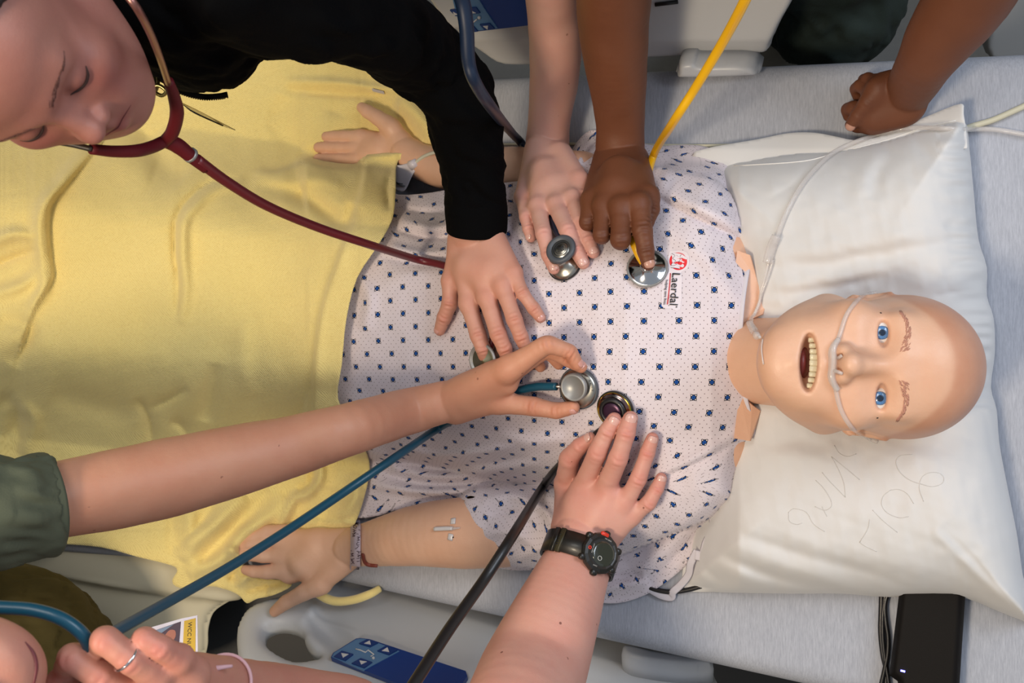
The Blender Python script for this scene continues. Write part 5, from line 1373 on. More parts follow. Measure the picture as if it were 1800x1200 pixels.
vv = np.array(card + [q - np.array([.0006, .0006, .001]) for q in card]); mesh('badge_card', vv, [(0, 1, 2, 3, 4), (9, 8, 7, 6, 5), (0, 5, 6, 1), (1, 6, 7, 2), (2, 7, 8, 3), (3, 8, 9, 4), (4, 9, 5, 0)], mat('clear_card', (196, 172, 100), .15, trans=.35), bad, smooth=False)
mesh('card_edge', *tube_geo(spline([P(322, 184, 1.332), P(342, 198, 1.325), P(392, 221, 1.30)], 4), [.0004, .001, .0008], 6), M_dark, bad)

# ================================================================= person B: pale arm from the top
perB = empty('person', P(968, 40, 1.3), 'person reaching in from the top with a pale bare arm, fingers around a disc', 'person')
wr = J(962, 252, 38, e=.038); zb = wr[0][2]
armB = [P_ for P_ in [J(950, -420, 74, z=1.52), J(962, -150, 58, z=zb + .26), J(970, 0, 46, z=zb + .14), J(976, 70, 46, z=zb + .09), J(974, 140, 43, z=zb + .05), J(966, 205, 37.5, z=zb + .02), wr]]
mB = [(J(942, 262, 20, e=.034), J(920, 345, 15, e=.026)), (J(955, 262, 22, e=.038), J(946, 362, 17, e=.034)), (J(970, 262, 22, e=.038), J(978, 360, 17, e=.034)), (J(982, 264, 20, e=.036), J(1006, 348, 17, e=.032)), (J(985, 270, 20, e=.034), J(1020, 318, 16, e=.026)), (J(960, 310, 30, e=.028), J(972, 330, 30, e=.028))]
fB = [[J(918, 348, 13, e=.026), J(924, 382, 11.5, e=.028), J(929, 402, 10.5, e=.020), J(933, 417, 9, e=.012)],
      [J(946, 364, 16, e=.034), J(955, 410, 14.5, e=.034), J(965, 448, 13.5, e=.020), J(974, 471, 11.5, e=.013)],
      [J(978, 362, 16.5, e=.034), J(998, 405, 15, e=.036), J(1013, 440, 13.5, e=.022), J(1025, 462, 11.5, e=.013)],
      [J(1006, 350, 15.5, e=.032), J(1020, 390, 14, e=.032), J(1034, 422, 13, e=.020), J(1043, 443, 11, e=.012)]]
tB = [J(1018, 318, 15, e=.026), J(1024, 345, 13.5, e=.022), J(1020, 372, 12, e=.016), J(1016, 392, 10, e=.012)]
hand('arm', perB, SK_B, M_nail_pale, wr, mB, fB, tB, arm=armB, nails=((-.75, 0, .65), 1, 1, 1, 0), vox=.0018)
tb = ptz([(792, -40, 1.42), (812, 0, 1.40), (820, 50, 1.385), (824, 110, 1.365), (838, 150, 1.345), (868, 195, 1.26), (900, 234, zb + .03), (918, 254, zb - .03)]) + [GP(935, 290, .008), GP(945, 318, .008)]
tb += [T(np.array([float(x)]), np.array([float(y)]), h)[0] for x, y, h in [(950, 330, .225)]] if False else [GP(955, 345, .009), GP(966, 375, .010), GP(973, 395, .018), p1 - R1[:, 2] * .006 + R1[:, 1] * .012]
mesh('tube', *tube_geo(spline(tb, 8), [.0086, .0086, .0082, .0076, .0070, .0066, .0064, .0066, .0060, .0058, .0056, .0052], 14), M_navy, st_navy)
mesh('tube_tip', *tube_geo(spline([GP(966, 375, .012), GP(974, 393, .022), p1 - R1[:, 2] * .004 + R1[:, 1] * .013], 5), .0062, 12), M_navy, st_navy)

# ================================================================= person C: dark arms, green trousers
perC = empty('person', P(1400, -60, 1.0), 'person in dark green trousers at the top with two dark bare arms', 'person')
wr = J(1090, 262, 43, e=.055); zb = wr[0][2]
armC = [J(1110, -500, 96, z=1.52), J(1090, -200, 82, z=zb + .30), J(1079, 0, 66, z=zb + .16), J(1080, 75, 59, z=zb + .11), J(1086, 150, 50, z=zb + .06), J(1090, 215, 43, z=zb + .02), wr]
mC = [(J(1066, 275, 22, e=.052), J(1040, 352, 19, e=.050)), (J(1080, 272, 25, e=.056), J(1062, 362, 21, e=.056)), (J(1096, 272, 25, e=.056), J(1092, 366, 21, e=.058)), (J(1112, 275, 23, e=.054), J(1124, 358, 20, e=.056)), (J(1118, 285, 22, e=.046), J(1142, 345, 15, e=.040)), (J(1090, 310, 38, e=.046), J(1085, 335, 38, e=.046))]
fC = [[J(1040, 352, 18, e=.050), J(1032, 392, 14.5, e=.044), J(1040, 392, 12.5, e=.016), J(1050, 380, 10.5, e=.012)],
      [J(1062, 362, 18, e=.055), J(1057, 415, 15, e=.048), J(1062, 412, 13.5, e=.018), J(1070, 395, 11, e=.013)],
      [J(1092, 366, 20, e=.058), J(1091, 422, 18, e=.048), J(1094, 420, 15, e=.020), J(1098, 400, 12, e=.014)],
      [J(1124, 360, 19, e=.056), J(1129, 405, 18, e=.050), J(1135, 440, 15.5, e=.034), J(1140, 464, 12.0, e=.0245)]]
tC = [J(1142, 342, 16, e=.040), J(1147, 368, 13, e=.032), J(1138, 392, 11, e=.026), J(1126, 408, 10, e=.022)]
hand('arm', perC, SK_C, M_nail_dark, wr, mC, fC, tC, arm=armC, nails=(0, 0, 0, (.18, -.55, .75), 0), vox=.0018, knuckle=1.05)
tb = ptz([(1335, -60, 1.46), (1310, 0, 1.42), (1270, 75, 1.35), (1222, 155, 1.29), (1180, 220, 1.235)]) + [P(1150, 270, GP(1150, 270, .07)[2]), GP(1132, 330, .030), GP(1112, 385, .022), GP(1112, 420, .022), GP(1122, 448, .016), py_ + Ry_[:, 2] * .010 + Ry_[:, 0] * -.003]
mesh('tube', *tube_geo(spline(tb, 8), [.0062, .0060, .0058, .0056, .0055, .0055, .0055, .0055, .0052, .0048, .0042], 14), M_yellow, st_yel)
# right arm, hand resting loosely on the sheet
def JS(px, py, r, h): return JB(px, py, r, h)
wr = JS(1597, 162, 40, .048)
armR = [J(1930, -330, 84, z=1.50), J(1800, -160, 80, z=1.42), J(1706, -8, 72, z=1.32), J(1660, 55, 62, z=1.275), J(1626, 110, 49, z=1.235), wr]
mR = [(JS(1590, 148, 28, .048), JS(1556, 150, 24, .050)), (JS(1600, 165, 30, .044), JS(1545, 175, 30, .044)), (JS(1596, 185, 30, .038), JS(1540, 205, 27, .036)), (JS(1585, 195, 26, .032), JS(1530, 214, 20, .026)), (JS(1585, 150, 24, .054), JS(1545, 158, 20, .062))]
fR = [[JS(1545, 150, 18, .046), JS(1526, 138, 11.5, .040), JS(1518, 140, 10, .026), JS(1524, 150, 9, .016)],
      [JS(1540, 165, 18, .044), JS(1512, 150, 11.5, .036), JS(1504, 156, 10.5, .024), JS(1508, 170, 9, .016)],
      [JS(1535, 200, 20, .034), JS(1500, 190, 13, .028), JS(1490, 192, 11.5, .018), JS(1492, 204, 10, .013)],
      [JS(1535, 214, 18, .026), JS(1508, 220, 13.5, .018), JS(1500, 218, 11, .015), JS(1512, 208, 10, .013)]]
tR = [JS(1543, 158, 18, .064), JS(1524, 180, 14.5, .062), JS(1508, 202, 12.5, .052), JS(1496, 220, 10.5, .042)]
hand('arm', perC, SK_C, M_nail_dark, wr, mR, fR, tR, arm=armR, nails=(0, 0, 0, 0, (-.35, -.35, .85)), vox=.0021, knuckle=1.04)
M_trous = mat('dark_green_cloth', (24, 38, 34), .85, bump=.3, bscale=500, vary=.15, vscale=20)
tr = cloth_limb('trousers', M_trous, perC, [J(1460, -5, 100, z=.80), J(1455, -10, 100, z=.60), J(1450, -20, 85, z=.12)], extra=[ell(P(1462, 0, .86), (.112, .110, .13), k=.04), ell(P(1430, -150, 1.02), (.17, .13, .16), k=.04), cone(P(1340, -60, .80), P(1340, -60, .12), .075, .06, .03)], vox=.007, amp=.006)
v, f = sdf_mesh([ell(P(1420, -260, 1.22), (.20, .12, .18), k=.05), cone(P(1180, -300, 1.40), P(1640, -300, 1.40), .085, .085, .05), cone(P(1110, -500, 1.50), P(1110, -250, 1.45), .075, .065, .03), cone(P(1880, -300, 1.48), P(1640, -300, 1.42), .075, .08, .03)], vox=.009); mesh('shirt', relax(v, f, 1), f, M_trous, perC)

# ================================================================= person D: olive scrubs, tan arm from the left, face and fist below
M_olive = mat('olive_scrub', (82, 88, 70), .85, bump=.25, bscale=500, vary=.08, vscale=14)
M_olive2 = mat('olive_trousers', (70, 60, 16), .85, bump=.25, bscale=500, vary=.10, vscale=14)
perD = empty('person', P(40, 1000, 1.4), 'person in olive scrubs at lower left, tan arm stretched across, fist at mouth', 'person')
wr = J(782, 706, 37, e=.060); zb = wr[0][2]
armD = [J(-260, 930, 80, z=1.42), J(-60, 905, 76, z=1.36), J(90, 880, 67, z=1.31), J(190, 862, 70, z=1.28), J(300, 838, 69, z=1.245), J(420, 808, 62, z=1.21), J(520, 782, 53, z=1.185), J(620, 752, 46, z=1.17), J(710, 725, 41, z=zb + .004), wr]
mD = [(J(800, 700, 32, e=.058), J(895, 646, 22, e=.062)), (J(800, 712, 30, e=.050), J(890, 672, 22, e=.046)), (J(800, 715, 26, e=.050), J(880, 706, 19, e=.040)), (J(800, 700, 28, e=.046), J(882, 655, 24, e=.040)), (J(830, 690, 30, e=.044), J(870, 668, 26, e=.040))]
fD = [[J(893, 650, 23, e=.062), J(962, 604, 17, e=.066), J(1002, 618, 13.5, e=.046), J(1015, 640, 11, e=.036)],
      [J(885, 660, 22, e=.044), J(962, 614, 15, e=.046), J(1000, 632, 13, e=.034), J(1022, 645, 10.5, e=.030)],
      [J(880, 655, 20, e=.036), J(940, 618, 14, e=.034), J(968, 622, 12, e=.022), J(982, 640, 10, e=.012)],
      [J(876, 660, 18, e=.030), J(918, 632, 13, e=.026), J(940, 632, 11, e=.018), J(950, 645, 9, e=.010)]]
tD = [J(880, 708, 20, e=.040), J(938, 714, 17, e=.030), J(978, 722, 14.5, e=.024), J(1008, 716, 11.5, e=.022)]
hand('arm', perD, SK_D, M_nail, wr, mD, fD, tD, arm=armD, nails=((.7, -.1, .3), (.6, -.1, .5), 0, 0, (0, -.7, .4)), vox=.0021, knuckle=1.04)
sl = cloth_limb('sleeve', M_olive, perD, [J(-240, 930, 110, z=1.43), J(-60, 905, 96, z=1.38), J(30, 895, 94, z=1.34), J(92, 884, 84, z=1.315)], vox=.004, amp=.0065, clip=[(P(94, 880, 1.315), unit(P(94, 880, 1.315) - P(20, 892, 1.34)))], extra=[cone(P(0, 930, 1.30), P(70, 925, 1.28), .045, .03, .02)])
hemr = [P(91, 880, 1.315), P(72, 884, 1.323)]
mesh('sleeve_hem', *tube_geo(spline(hemr, 4), (82 * (ZC - 1.315) / F) + .0025, 40), M_olive, sl)
# lap: olive trousers at the lower left
cloth_limb('trousers', M_olive2, perD, [J(-200, 1120, 150, z=.86), J(-20, 1130, 140, z=.86), J(70, 1150, 120, z=.82), J(110, 1240, 110, z=.70), J(120, 1300, 100, z=.3)], vox=.006, amp=.004)
cloth_limb('shirt', M_olive, perD, [J(-420, 1000, 230, z=1.25), J(-260, 1000, 190, z=1.38), J(-240, 930, 130, z=1.43)], extra=[ell(P(-330, 1050, 1.1), (.16, .2, .3), k=.05)], vox=.009, amp=.004)
# lower face: chin and lips at the corner
uD = unit((-.55, -.70, .45)); fD_ = np.array([.62, .05, .70]); fD_ = unit(fD_ - uD * (fD_ @ uD)); sD = np.cross(fD_, uD); RD = np.stack([sD, fD_, uD], 1)
chin = P(-2, 1178, 1.72); cD = chin - RD @ np.array([0, .085, -.090])
SK_D2 = skin('skin_olive_face', (196, 140, 120), (190, 92, 92))
def redD(l): return .9 * np.exp(-((l[:, 0] / .024) ** 2 + ((l[:, 2] + .068) / .010) ** 2)) * (l[:, 1] > .07)
headD, WD, lD = build_head(perD, SK_D2, RD, cD, 1.0, vox=.0028, redf=redD, neck=[cone(cD + RD @ np.array([0, -.03, -.05]), cD + np.array([-.16, .02, -.16]), .050, .056, .015)])
hair_shell(perD, RD, cD, 1.0, ((0, .052, .070), (0, .80, -.62)), M_hair)
lp = [hit(x, y, [headD], .0003)[0] for x, y in spline([(44, 1128), (58, 1148), (63, 1172), (58, 1205)], 5)]
mesh('lip_line', *tube_geo(np.array(lp), [.0004, .0016, .0018, .0010], 8), mat('lip_crease', (104, 44, 50), .5), headD)
# the fist that holds the tube in front of the chin
wr = J(330, 1190, 44, z=1.60)
armF = [J(-150, 1380, 90, z=1.44), J(120, 1500, 84, z=1.38), J(420, 1470, 80, z=1.32), J(620, 1345, 74, z=1.29), J(628, 1268, 68, z=1.31), J(520, 1236, 62, z=1.38), J(430, 1212, 52, z=1.48), wr]
mF = [(J(335, 1180, 30, z=1.61), J(314, 1158, 25, z=1.63)), (J(330, 1195, 32, z=1.61), J(276, 1188, 28, z=1.63)), (J(320, 1215, 32, z=1.60), J(235, 1216, 28, z=1.62)), (J(310, 1230, 32, z=1.58), J(200, 1240, 28, z=1.60))]
fF = [[J(314, 1158, 24, z=1.635), J(284, 1138, 22, z=1.652), J(254, 1122, 22, z=1.655), J(246, 1136, 18, z=1.625), J(262, 1160, 16, z=1.61)],
      [J(276, 1188, 27, z=1.640), J(230, 1160, 25, z=1.660), J(184, 1124, 25, z=1.665), J(174, 1138, 21, z=1.635), J(190, 1165, 18, z=1.62)],
      [J(235, 1216, 28, z=1.625), J(180, 1190, 26, z=1.645), J(128, 1154, 26, z=1.650), J(118, 1172, 22, z=1.62), J(140, 1195, 18, z=1.60)],
      [J(200, 1240, 26, z=1.60), J(140, 1215, 25, z=1.62), J(104, 1196, 23, z=1.62), J(104, 1215, 20, z=1.60)]]
hF = hand('hand', perD, SK_D2, M_nail, wr, mF, fF, None, arm=armF, nails=(0, 0, 0, 0), vox=.0024, knuckle=1.04)
M_silver = mat('silver', (220, 220, 224), .15, metal=1)
rc = J(208, 1166, 27, z=1.652); ra = unit(np.array(J(240, 1150, 1, z=1.645)[0]) - np.array(J(185, 1125, 1, z=1.665)[0]))
rc_p = P(214, 1138, 1.655) ; 
ringo = tag(mesh('finger_ring', *ring_geo(P(222, 1154, 1.661), frame_of(unit(fF[1][0][0] - fF[1][2][0]), (0, 0, 1)), fF[1][1][1] + .0006, .0013)), 'plain silver ring on a finger of the fist at lower left', 'ring'); ringo.data.materials.append(M_silver)
# teal tube: chest piece stub, long run, loop under the chin
st = [pb - Rt_[:, 0] * .022 - Rt_[:, 2] * .010, GP(965, 679, .014), GP(940, 680, .014), GP(900, 690, .013), GP(850, 712, .012), GP(800, 738, .012)]
tb = [GP(978, 679, .018), GP(962, 679, .016), GP(940, 680, .014), GP(900, 690, .012), GP(850, 708, .012), GP(800, 736, .014), GP(765, 756, .020), P(700, 800, 1.10), P(600, 868, 1.16), P(500, 935, 1.23), P(400, 998, 1.32), P(300, 1055, 1.42), P(205, 1108, 1.53), P(190, 1118, 1.55), P(180, 1150, 1.57), P(176, 1200, 1.55), P(170, 1260, 1.5)]
mesh('tube', *tube_geo(spline(tb, 8), [.0055, .0058, .0058, .0058, .0058, .0058, .0058, .0058, .0058, .0058, .0058, .0058, .0058, .0058, .0058, .0058, .0058], 14), M_teal, st_teal)
tb = ptz([(-80, 1062, 1.66), (0, 1067, 1.66), (60, 1072, 1.66), (110, 1088, 1.66), (148, 1118, 1.655), (162, 1155, 1.64), (172, 1200, 1.62), (185, 1260, 1.6)])
mesh('ear_arm', *tube_geo(spline(tb, 8), .0056, 14), M_teal, st_teal)
# pink cord bracelet
M_pink = mat('pink_cord', (214, 170, 176), .6)
brc = empty('bracelet', P(385, 1188, 1.55), 'thin pink knotted bracelet on the wrist at the bottom edge', 'bracelet')
pr_ = J(392, 1203, 49, z=1.53); fr = frame_of(unit(np.array(armF[-2][0]) - np.array(wr[0])), (0, 0, 1))
a = np.linspace(0, 2 * math.pi, 40); 
mesh('band', *tube_geo(np.stack([pr_[1] * 1.05 * np.cos(a), pr_[1] * 1.05 * np.sin(a), a * 0], 1) @ fr.T + pr_[0], .0017, 8, False), M_pink, brc)
mesh('knot', *tube_geo(spline([P(356, 1184, 1.575), P(372, 1176, 1.585), P(392, 1172, 1.585), P(408, 1170, 1.58)], 5), [.0018, .003, .002, .0015], 8), M_pink, brc)
# id badge
M_card = mat('badge_white', (206, 200, 212), .35, coat=.3); M_by = mat('badge_yellow', (206, 166, 30), .4); M_photo = mat('badge_photo_dark', (56, 22, 50), .35); M_photob = mat('badge_photo_blue', (110, 130, 156), .35); M_face = mat('badge_face', (168, 104, 86), .5); M_ink = mat('badge_ink', (24, 20, 16), .5)
posB_, nB_ = plane_pos(P(270, 1080, 1.22), P(350, 1080, 1.22), P(340, 1170, 1.24))
idb = empty('id_badge', posB_(np.array([320.]), np.array([1110.]), np.array([0.]))[0], 'white and yellow photo identity badge hanging beside the fist', 'badge')
slabpoly('card', [(266, 1102), (318, 1087), (347, 1081), (348, 1170), (342, 1230), (262, 1230), (262, 1140)], posB_, 0, .001, M_card, idb)
slabpoly('yellow_band', [(324, 1091), (344, 1086), (343, 1230), (317, 1230)], posB_, .0006, .0006, M_by, idb)
ph = slabpoly('photo', [(272, 1108), (318, 1092), (314, 1144), (312, 1230), (268, 1230)], posB_, .0006, .0006, M_photo, idb)
slabpoly('photo_sky', [(273, 1108), (306, 1097), (280, 1115), (276, 1120)], posB_, .0009, .0003, M_photob, ph)
slabpoly('photo_face', [(292, 1114), (299, 1107), (308, 1108), (309, 1118), (303, 1127), (296, 1128), (290, 1121)], posB_, .0009, .0003, M_face, ph, 3)
ct = posB_(np.array([333.]), np.array([1121.]), np.array([.0008]))[0]
xd = unit(posB_(np.array([331.]), np.array([1150.]), np.array([0.]))[0] - posB_(np.array([334.]), np.array([1092.]), np.array([0.]))[0])
# letters run down the band as in the photograph
text('lettering', 'WCC NURSING', .0070, posB_(np.array([334.]), np.array([1093.]), np.array([.0008]))[0], frame_of(nB_, xd), M_ink, idb, align='LEFT')

# ================================================================= person E: ruddy arm from below with the watch
perE = empty('person', P(930, 1250, 1.3), 'person reaching up from the bottom with ruddy freckled bare forearm', 'person')
wr = J(1026, 950, 56, e=.050); zb = wr[0][2]
armE = [J(800, 1560, 110, z=1.42), J(858, 1400, 106, z=1.36), J(905, 1270, 100, z=1.28), J(938, 1180, 93, z=zb + .10), J(970, 1100, 80, z=zb + .065), J(998, 1030, 67, z=zb + .03), J(1014, 990, 60, z=zb + .01), wr]
mE = [(J(1000, 935, 28, e=.046), J(1024, 862, 20, e=.044)), (J(1015, 930, 30, e=.050), J(1046, 858, 20, e=.048)), (J(1035, 930, 30, e=.050), J(1074, 868, 20, e=.046)), (J(1055, 935, 30, e=.044), J(1098, 884, 17, e=.036)), (J(1000, 925, 28, e=.042), J(995, 850, 20, e=.034)), (J(1065, 940, 28, e=.040), J(1112, 905, 15, e=.028)), (J(1030, 890, 38, e=.038), J(1050, 900, 36, e=.038))]
fE = [[J(1024, 860, 20, e=.044), J(1050, 795, 17, e=.046), J(1068, 757, 15.5, e=.032), J(1080, 737, 13, e=.0245)],
      [J(1062, 862, 19, e=.046), J(1087, 805, 17.5, e=.048), J(1101, 760, 16, e=.033), J(1108, 735, 13.5, e=.0225)],
      [J(1098, 884, 16, e=.036), J(1122, 842, 15, e=.036), J(1138, 795, 13.2, e=.020), J(1147, 770, 11, e=.012)],
      [J(1112, 906, 15, e=.028), J(1140, 884, 13.5, e=.028), J(1155, 858, 12, e=.018), J(1162, 840, 10, e=.011)]]
tE = [J(996, 850, 20, e=.034), J(1000, 806, 18, e=.030), J(1020, 783, 14.5, e=.022), J(1038, 770, 11, e=.015)]
hand('arm', perE, SK_E, M_nail_pale, wr, mE, fE, tE, arm=armE, nails=(1, 1, 1, 1, (-.3, .5, .7)), vox=.0019, knuckle=1.06)
tb = [pk + Rk[:, 2] * .008 - Rk[:, 1] * .020, GP(1062, 752, .007), GP(1035, 772, .006), GP(1005, 798, .007), GP(975, 828, .010), GP(950, 862, .018)] + [P(905, 935, 1.19), P(850, 1020, 1.24), P(790, 1105, 1.30), P(735, 1190, 1.36), P(690, 1260, 1.4)]
mesh('tube', *tube_geo(spline(tb, 8), [.0045, .0042, .0046, .0055, .0060, .0064, .0068, .0070, .0072, .0072, .0072], 14), M_blk, st_blk)

# watch
M_wb = mat('watch_resin', (24, 23, 20), .4, coat=.1); M_wl = mat('watch_olive', (50, 46, 26), .5); M_glass = mat('watch_glass', (44, 48, 40), .12, coat=1); M_red = mat('watch_red', (206, 52, 30), .4); M_wt = mat('watch_print', (170, 172, 170), .5)
wat = empty('wristwatch', J(1024, 970, 1, e=.085)[0], 'black digital wristwatch with red button on the ruddy wrist', 'watch')
ax_w = unit(np.array(J(1030, 940, 1, z=zb)[0]) - np.array(J(998, 1030, 1, z=zb + .030)[0]))     # along the forearm
cw = J(1019, 976, 60, z=zb + .006); fr = frame_of(ax_w, (0, 0, 1))                               # x: up, y: sideways
bandR = cw[1] * 1.07
def band(a0, a1, w0, w1, th, name, m, parent, off=0.0, n=20):
    v = []; f = []
    for i in range(n + 1):
        a = a0 + (a1 - a0) * i / n; wd_ = (w0 + (w1 - w0) * i / n) / 2
        for rr_ in (bandR + off, bandR + off + th):
            for s_ in (-wd_, wd_): v.append(cw[0] + fr @ np.array([rr_ * math.cos(a), rr_ * math.sin(a), s_]))
    for i in range(n):
        q = i * 4; f += [(q, q + 1, q + 5, q + 4), (q + 2, q + 6, q + 7, q + 3), (q, q + 4, q + 6, q + 2), (q + 1, q + 3, q + 7, q + 5)]
    f += [(0, 2, 3, 1), (4 * n, 4 * n + 1, 4 * n + 3, 4 * n + 2)]
    return mesh(name, v, f, m, parent)
side = fr[:, 1]; sgn = 1 if side[0] < 0 else -1            # +angle towards the left of the picture when sgn=1
strap = band(-math.pi, math.pi, .031, .031, .0028, 'strap', M_wb, wat, n=60)
for a0 in (.70, .90):
    band(sgn * a0, sgn * (a0 + .13), .0330, .0330, .0046, 'strap_link', M_wl if a0 < .8 else M_wb, strap, n=4)
for i in range(5):
    a = sgn * .80; c = cw[0] + fr @ np.array([(bandR + .0046) * math.cos(a), (bandR + .0046) * math.sin(a), -.007 + .0035 * i]); 
    mesh('strap_hole', *lathe([(0, -.001), (.0011, -.001), (.0011, .0006), (0, .0006)], c, frame_of(c - cw[0], ax_w), 8), M_dark, strap)
ac = -sgn * .30; nc = unit(fr @ np.array([math.cos(ac), math.sin(ac), 0])); FRW = frame_of(nc, -sgn * side); cc = cw[0] + nc * (bandR + .006)
case = mesh('case', *lathe([(0, -.007), (.0225, -.007), (.0265, -.004), (.0275, .001), (.0255, .0045), (.0215, .0060), (.0185, .0052), (0, .0050)], cc, FRW, 14), M_wb, wat, smooth=False)
for k_, (sx, sy) in enumerate(((.024, .013), (.024, -.013), (-.023, .015), (-.023, -.015), (.0, .027), (.0, -.027))):
    mesh('lug', *box_geo(cc + FRW @ np.array([sx, sy, .000]), FRW, .0045, .0042, .0042, .0015), M_wb, case)
face = mesh('display', *lathe([(0, .0058), (.0135, .0058), (.0165, .0055), (.0170, .0045)], cc + FRW @ np.array([.003, 0, 0]), FRW, 28), M_glass, case)
mesh('dial_ring', *ring_geo(cc, FRW, .0028, .0005, 20, .0064), M_wt, face).location = Vector(FRW @ np.array([-.001, -.008, 0]))
mesh('red_button', *box_geo(cc + FRW @ np.array([-.004, .0245, .0035]), FRW, .0060, .0030, .0022, .0010), M_red, case)
rdm = mesh('red_mark', *ring_geo(cc + FRW @ np.array([-.0195, -.001, .0062]), FRW, .0018, .0007, 16), M_red, case)
text('lettering', 'SHOCK RESIST', .0020, cc + FRW @ np.array([-.0150, 0, .0064]), FRW @ np.array([[0, -1, 0], [1, 0, 0], [0, 0, 1.]]), M_wt, case)
text('lettering', 'WR 20BAR', .0022, cc + FRW @ np.array([.002, .0192, .0063]), FRW, M_wt, case)
text('lettering', 'LIGHT', .0022, cc + FRW @ np.array([-.004, -.0196, .0063]), FRW, M_wt, case)

# ================================================================= small things on the bed
M_clear = NB('clear_tubing'); M_clear.set(Roughness=.12, IOR=1.35, Specular_IOR_Level=.7); M_clear.b.inputs['Base Color'].default_value = lin((226, 220, 216)); M_clear.b.inputs['Alpha'].default_value = .38; M_clear.b.inputs['Coat Weight'].default_value = .6; M_clear = M_clear.m
M_cream_c = mat('cream_cable', (198, 194, 172), .5); M_cuff_w = mat('sensor_grey', (212, 205, 212), .35, coat=.3, vary=.05)
allc = [pillow, gown, head]
def onto(pts, objs, lift, n=6):
    return np.array([hit(x, y, objs, lift)[0] for x, y in (spline(pts, n) if n > 1 else pts)])
def smooth_path(p, it=2):
    p = np.array(p)
    for _ in range(it): p[1:-1] = (p[:-2] + 2 * p[1:-1] + p[2:]) / 4
    return p
can = empty('nasal_cannula', hit(1478, 640, [head])[0], 'clear nasal cannula across the upper lip of the bald head, tubing over the pillow', 'cannula')
face_pts = [(1543, 513), (1528, 516), (1512, 526), (1496, 543), (1485, 562), (1477, 585), (1469, 610), (1466, 635), (1466, 660), (1468, 680), (1472, 700), (1480, 722), (1494, 745), (1510, 760), (1530, 772), (1543, 778)]
mesh('face_loop', *tube_geo(smooth_path(onto(face_pts, [head, pillow], .0022), 4), .0026, 12), M_clear, can)
mesh('lip_bar', *tube_geo(smooth_path(onto([(1474, 598), (1467, 618), (1465, 640), (1466, 662), (1472, 684)], [head], .0032), 3), [.0030, .0048, .0052, .0048, .0030], 12), M_clear, can)
for yy, y2 in ((628, 625), (656, 656)):
    a = hit(1470, yy, [head], .005)[0]; b_ = hit(1482, y2, [head], .001)[0]; mesh('prong', *tube_geo(spline([a, (a + b_) / 2 + hf * .003, b_], 5), .0021, 10), M_clear, can)
over = [gown, pillow, head, man.children[0]] + [o for o in man.children if o.type == 'MESH' and o.name.startswith('shoulder')]
y1 = [(1343, 597), (1338, 590), (1326, 578), (1321, 562), (1330, 538), (1342, 510), (1350, 480), (1356, 452)]
y2 = [(1343, 597), (1332, 588), (1325, 572), (1326, 550), (1338, 525), (1352, 490), (1362, 455)]
for q in (y1, y2): mesh('branch_tube', *tube_geo(smooth_path(onto(q, over, .006), 4), .0019, 10), M_clear, can)
mesh('slider', *tube_geo(smooth_path(onto([(1323, 576), (1332, 588), (1341, 596)], over, .008)), [.0045, .0055, .0042], 12), M_clear, can)
mesh('chin_strand', *tube_geo(smooth_path(onto([(1343, 597), (1341, 615), (1344, 640)], over, .002)), .0009, 8), M_clear, can)
jn = smooth_path(onto([(1354, 460), (1360, 440), (1368, 418)], over, .008)); mesh('connector', *tube_geo(jn, [.0062, .0062, .0066], 14), M_clear, can)
mainp = [(1364, 432), (1374, 400), (1392, 360), (1416, 322), (1448, 288), (1484, 262), (1524, 246), (1560, 236), (1600, 228), (1650, 232), (1702, 229), (1740, 228), (1780, 234), (1830, 244)]
mesh('main_tube', *tube_geo(smooth_path(onto(mainp, [pillow, gown] + list(c for c in pillow.children if 'flap' in c.name) + [mattress], .005), 6), .0034, 12), M_clear, can)

# identification band on the near wrist
M_wband = mat('wristband_white', (198, 180, 188), .6); M_inkp = mat('purple_pen', (60, 22, 44), .6); M_redc = mat('red_backing', (120, 50, 34), .5)
wb = empty('wristband', Tp(630, 950, .05), 'white paper wristband with handwriting on the near wrist of the manikin', 'wristband')
ya = np.linspace(894, 1000, 26); L_ = []
for y in ya:
    t = (y - 894) / 106; xc = 622 + 4 * math.sin(t * 3) + (14 * (1 - t / .15) if t < .15 else 0)
    a = hit(xc - 8, y, [near_arm, mattress], .0022)[0]; b_ = hit(xc + 11, y, [near_arm, mattress], .0045)[0]
    L_.append((a, b_))
v = []; f = []
for a, b_ in L_: v += [a, b_, a - N * .0007, b_ - N * .0007]
for i in range(len(L_) - 1): q = 4 * i; f += [(q, q + 1, q + 5, q + 4), (q + 2, q + 6, q + 7, q + 3), (q, q + 4, q + 6, q + 2), (q + 1, q + 3, q + 7, q + 5)]
band_o = mesh('band', v, f, M_wband, wb)
cur = []
def scribble(strs, w=.00035):
    for s_ in strs: cur.append([hit(x, y, [band_o], .0004)[0] for x, y in spline(s_, 4)])
def zb_(X, Y): return 600 + X * 260 / 1800., 880 + Y * 130 / 900.
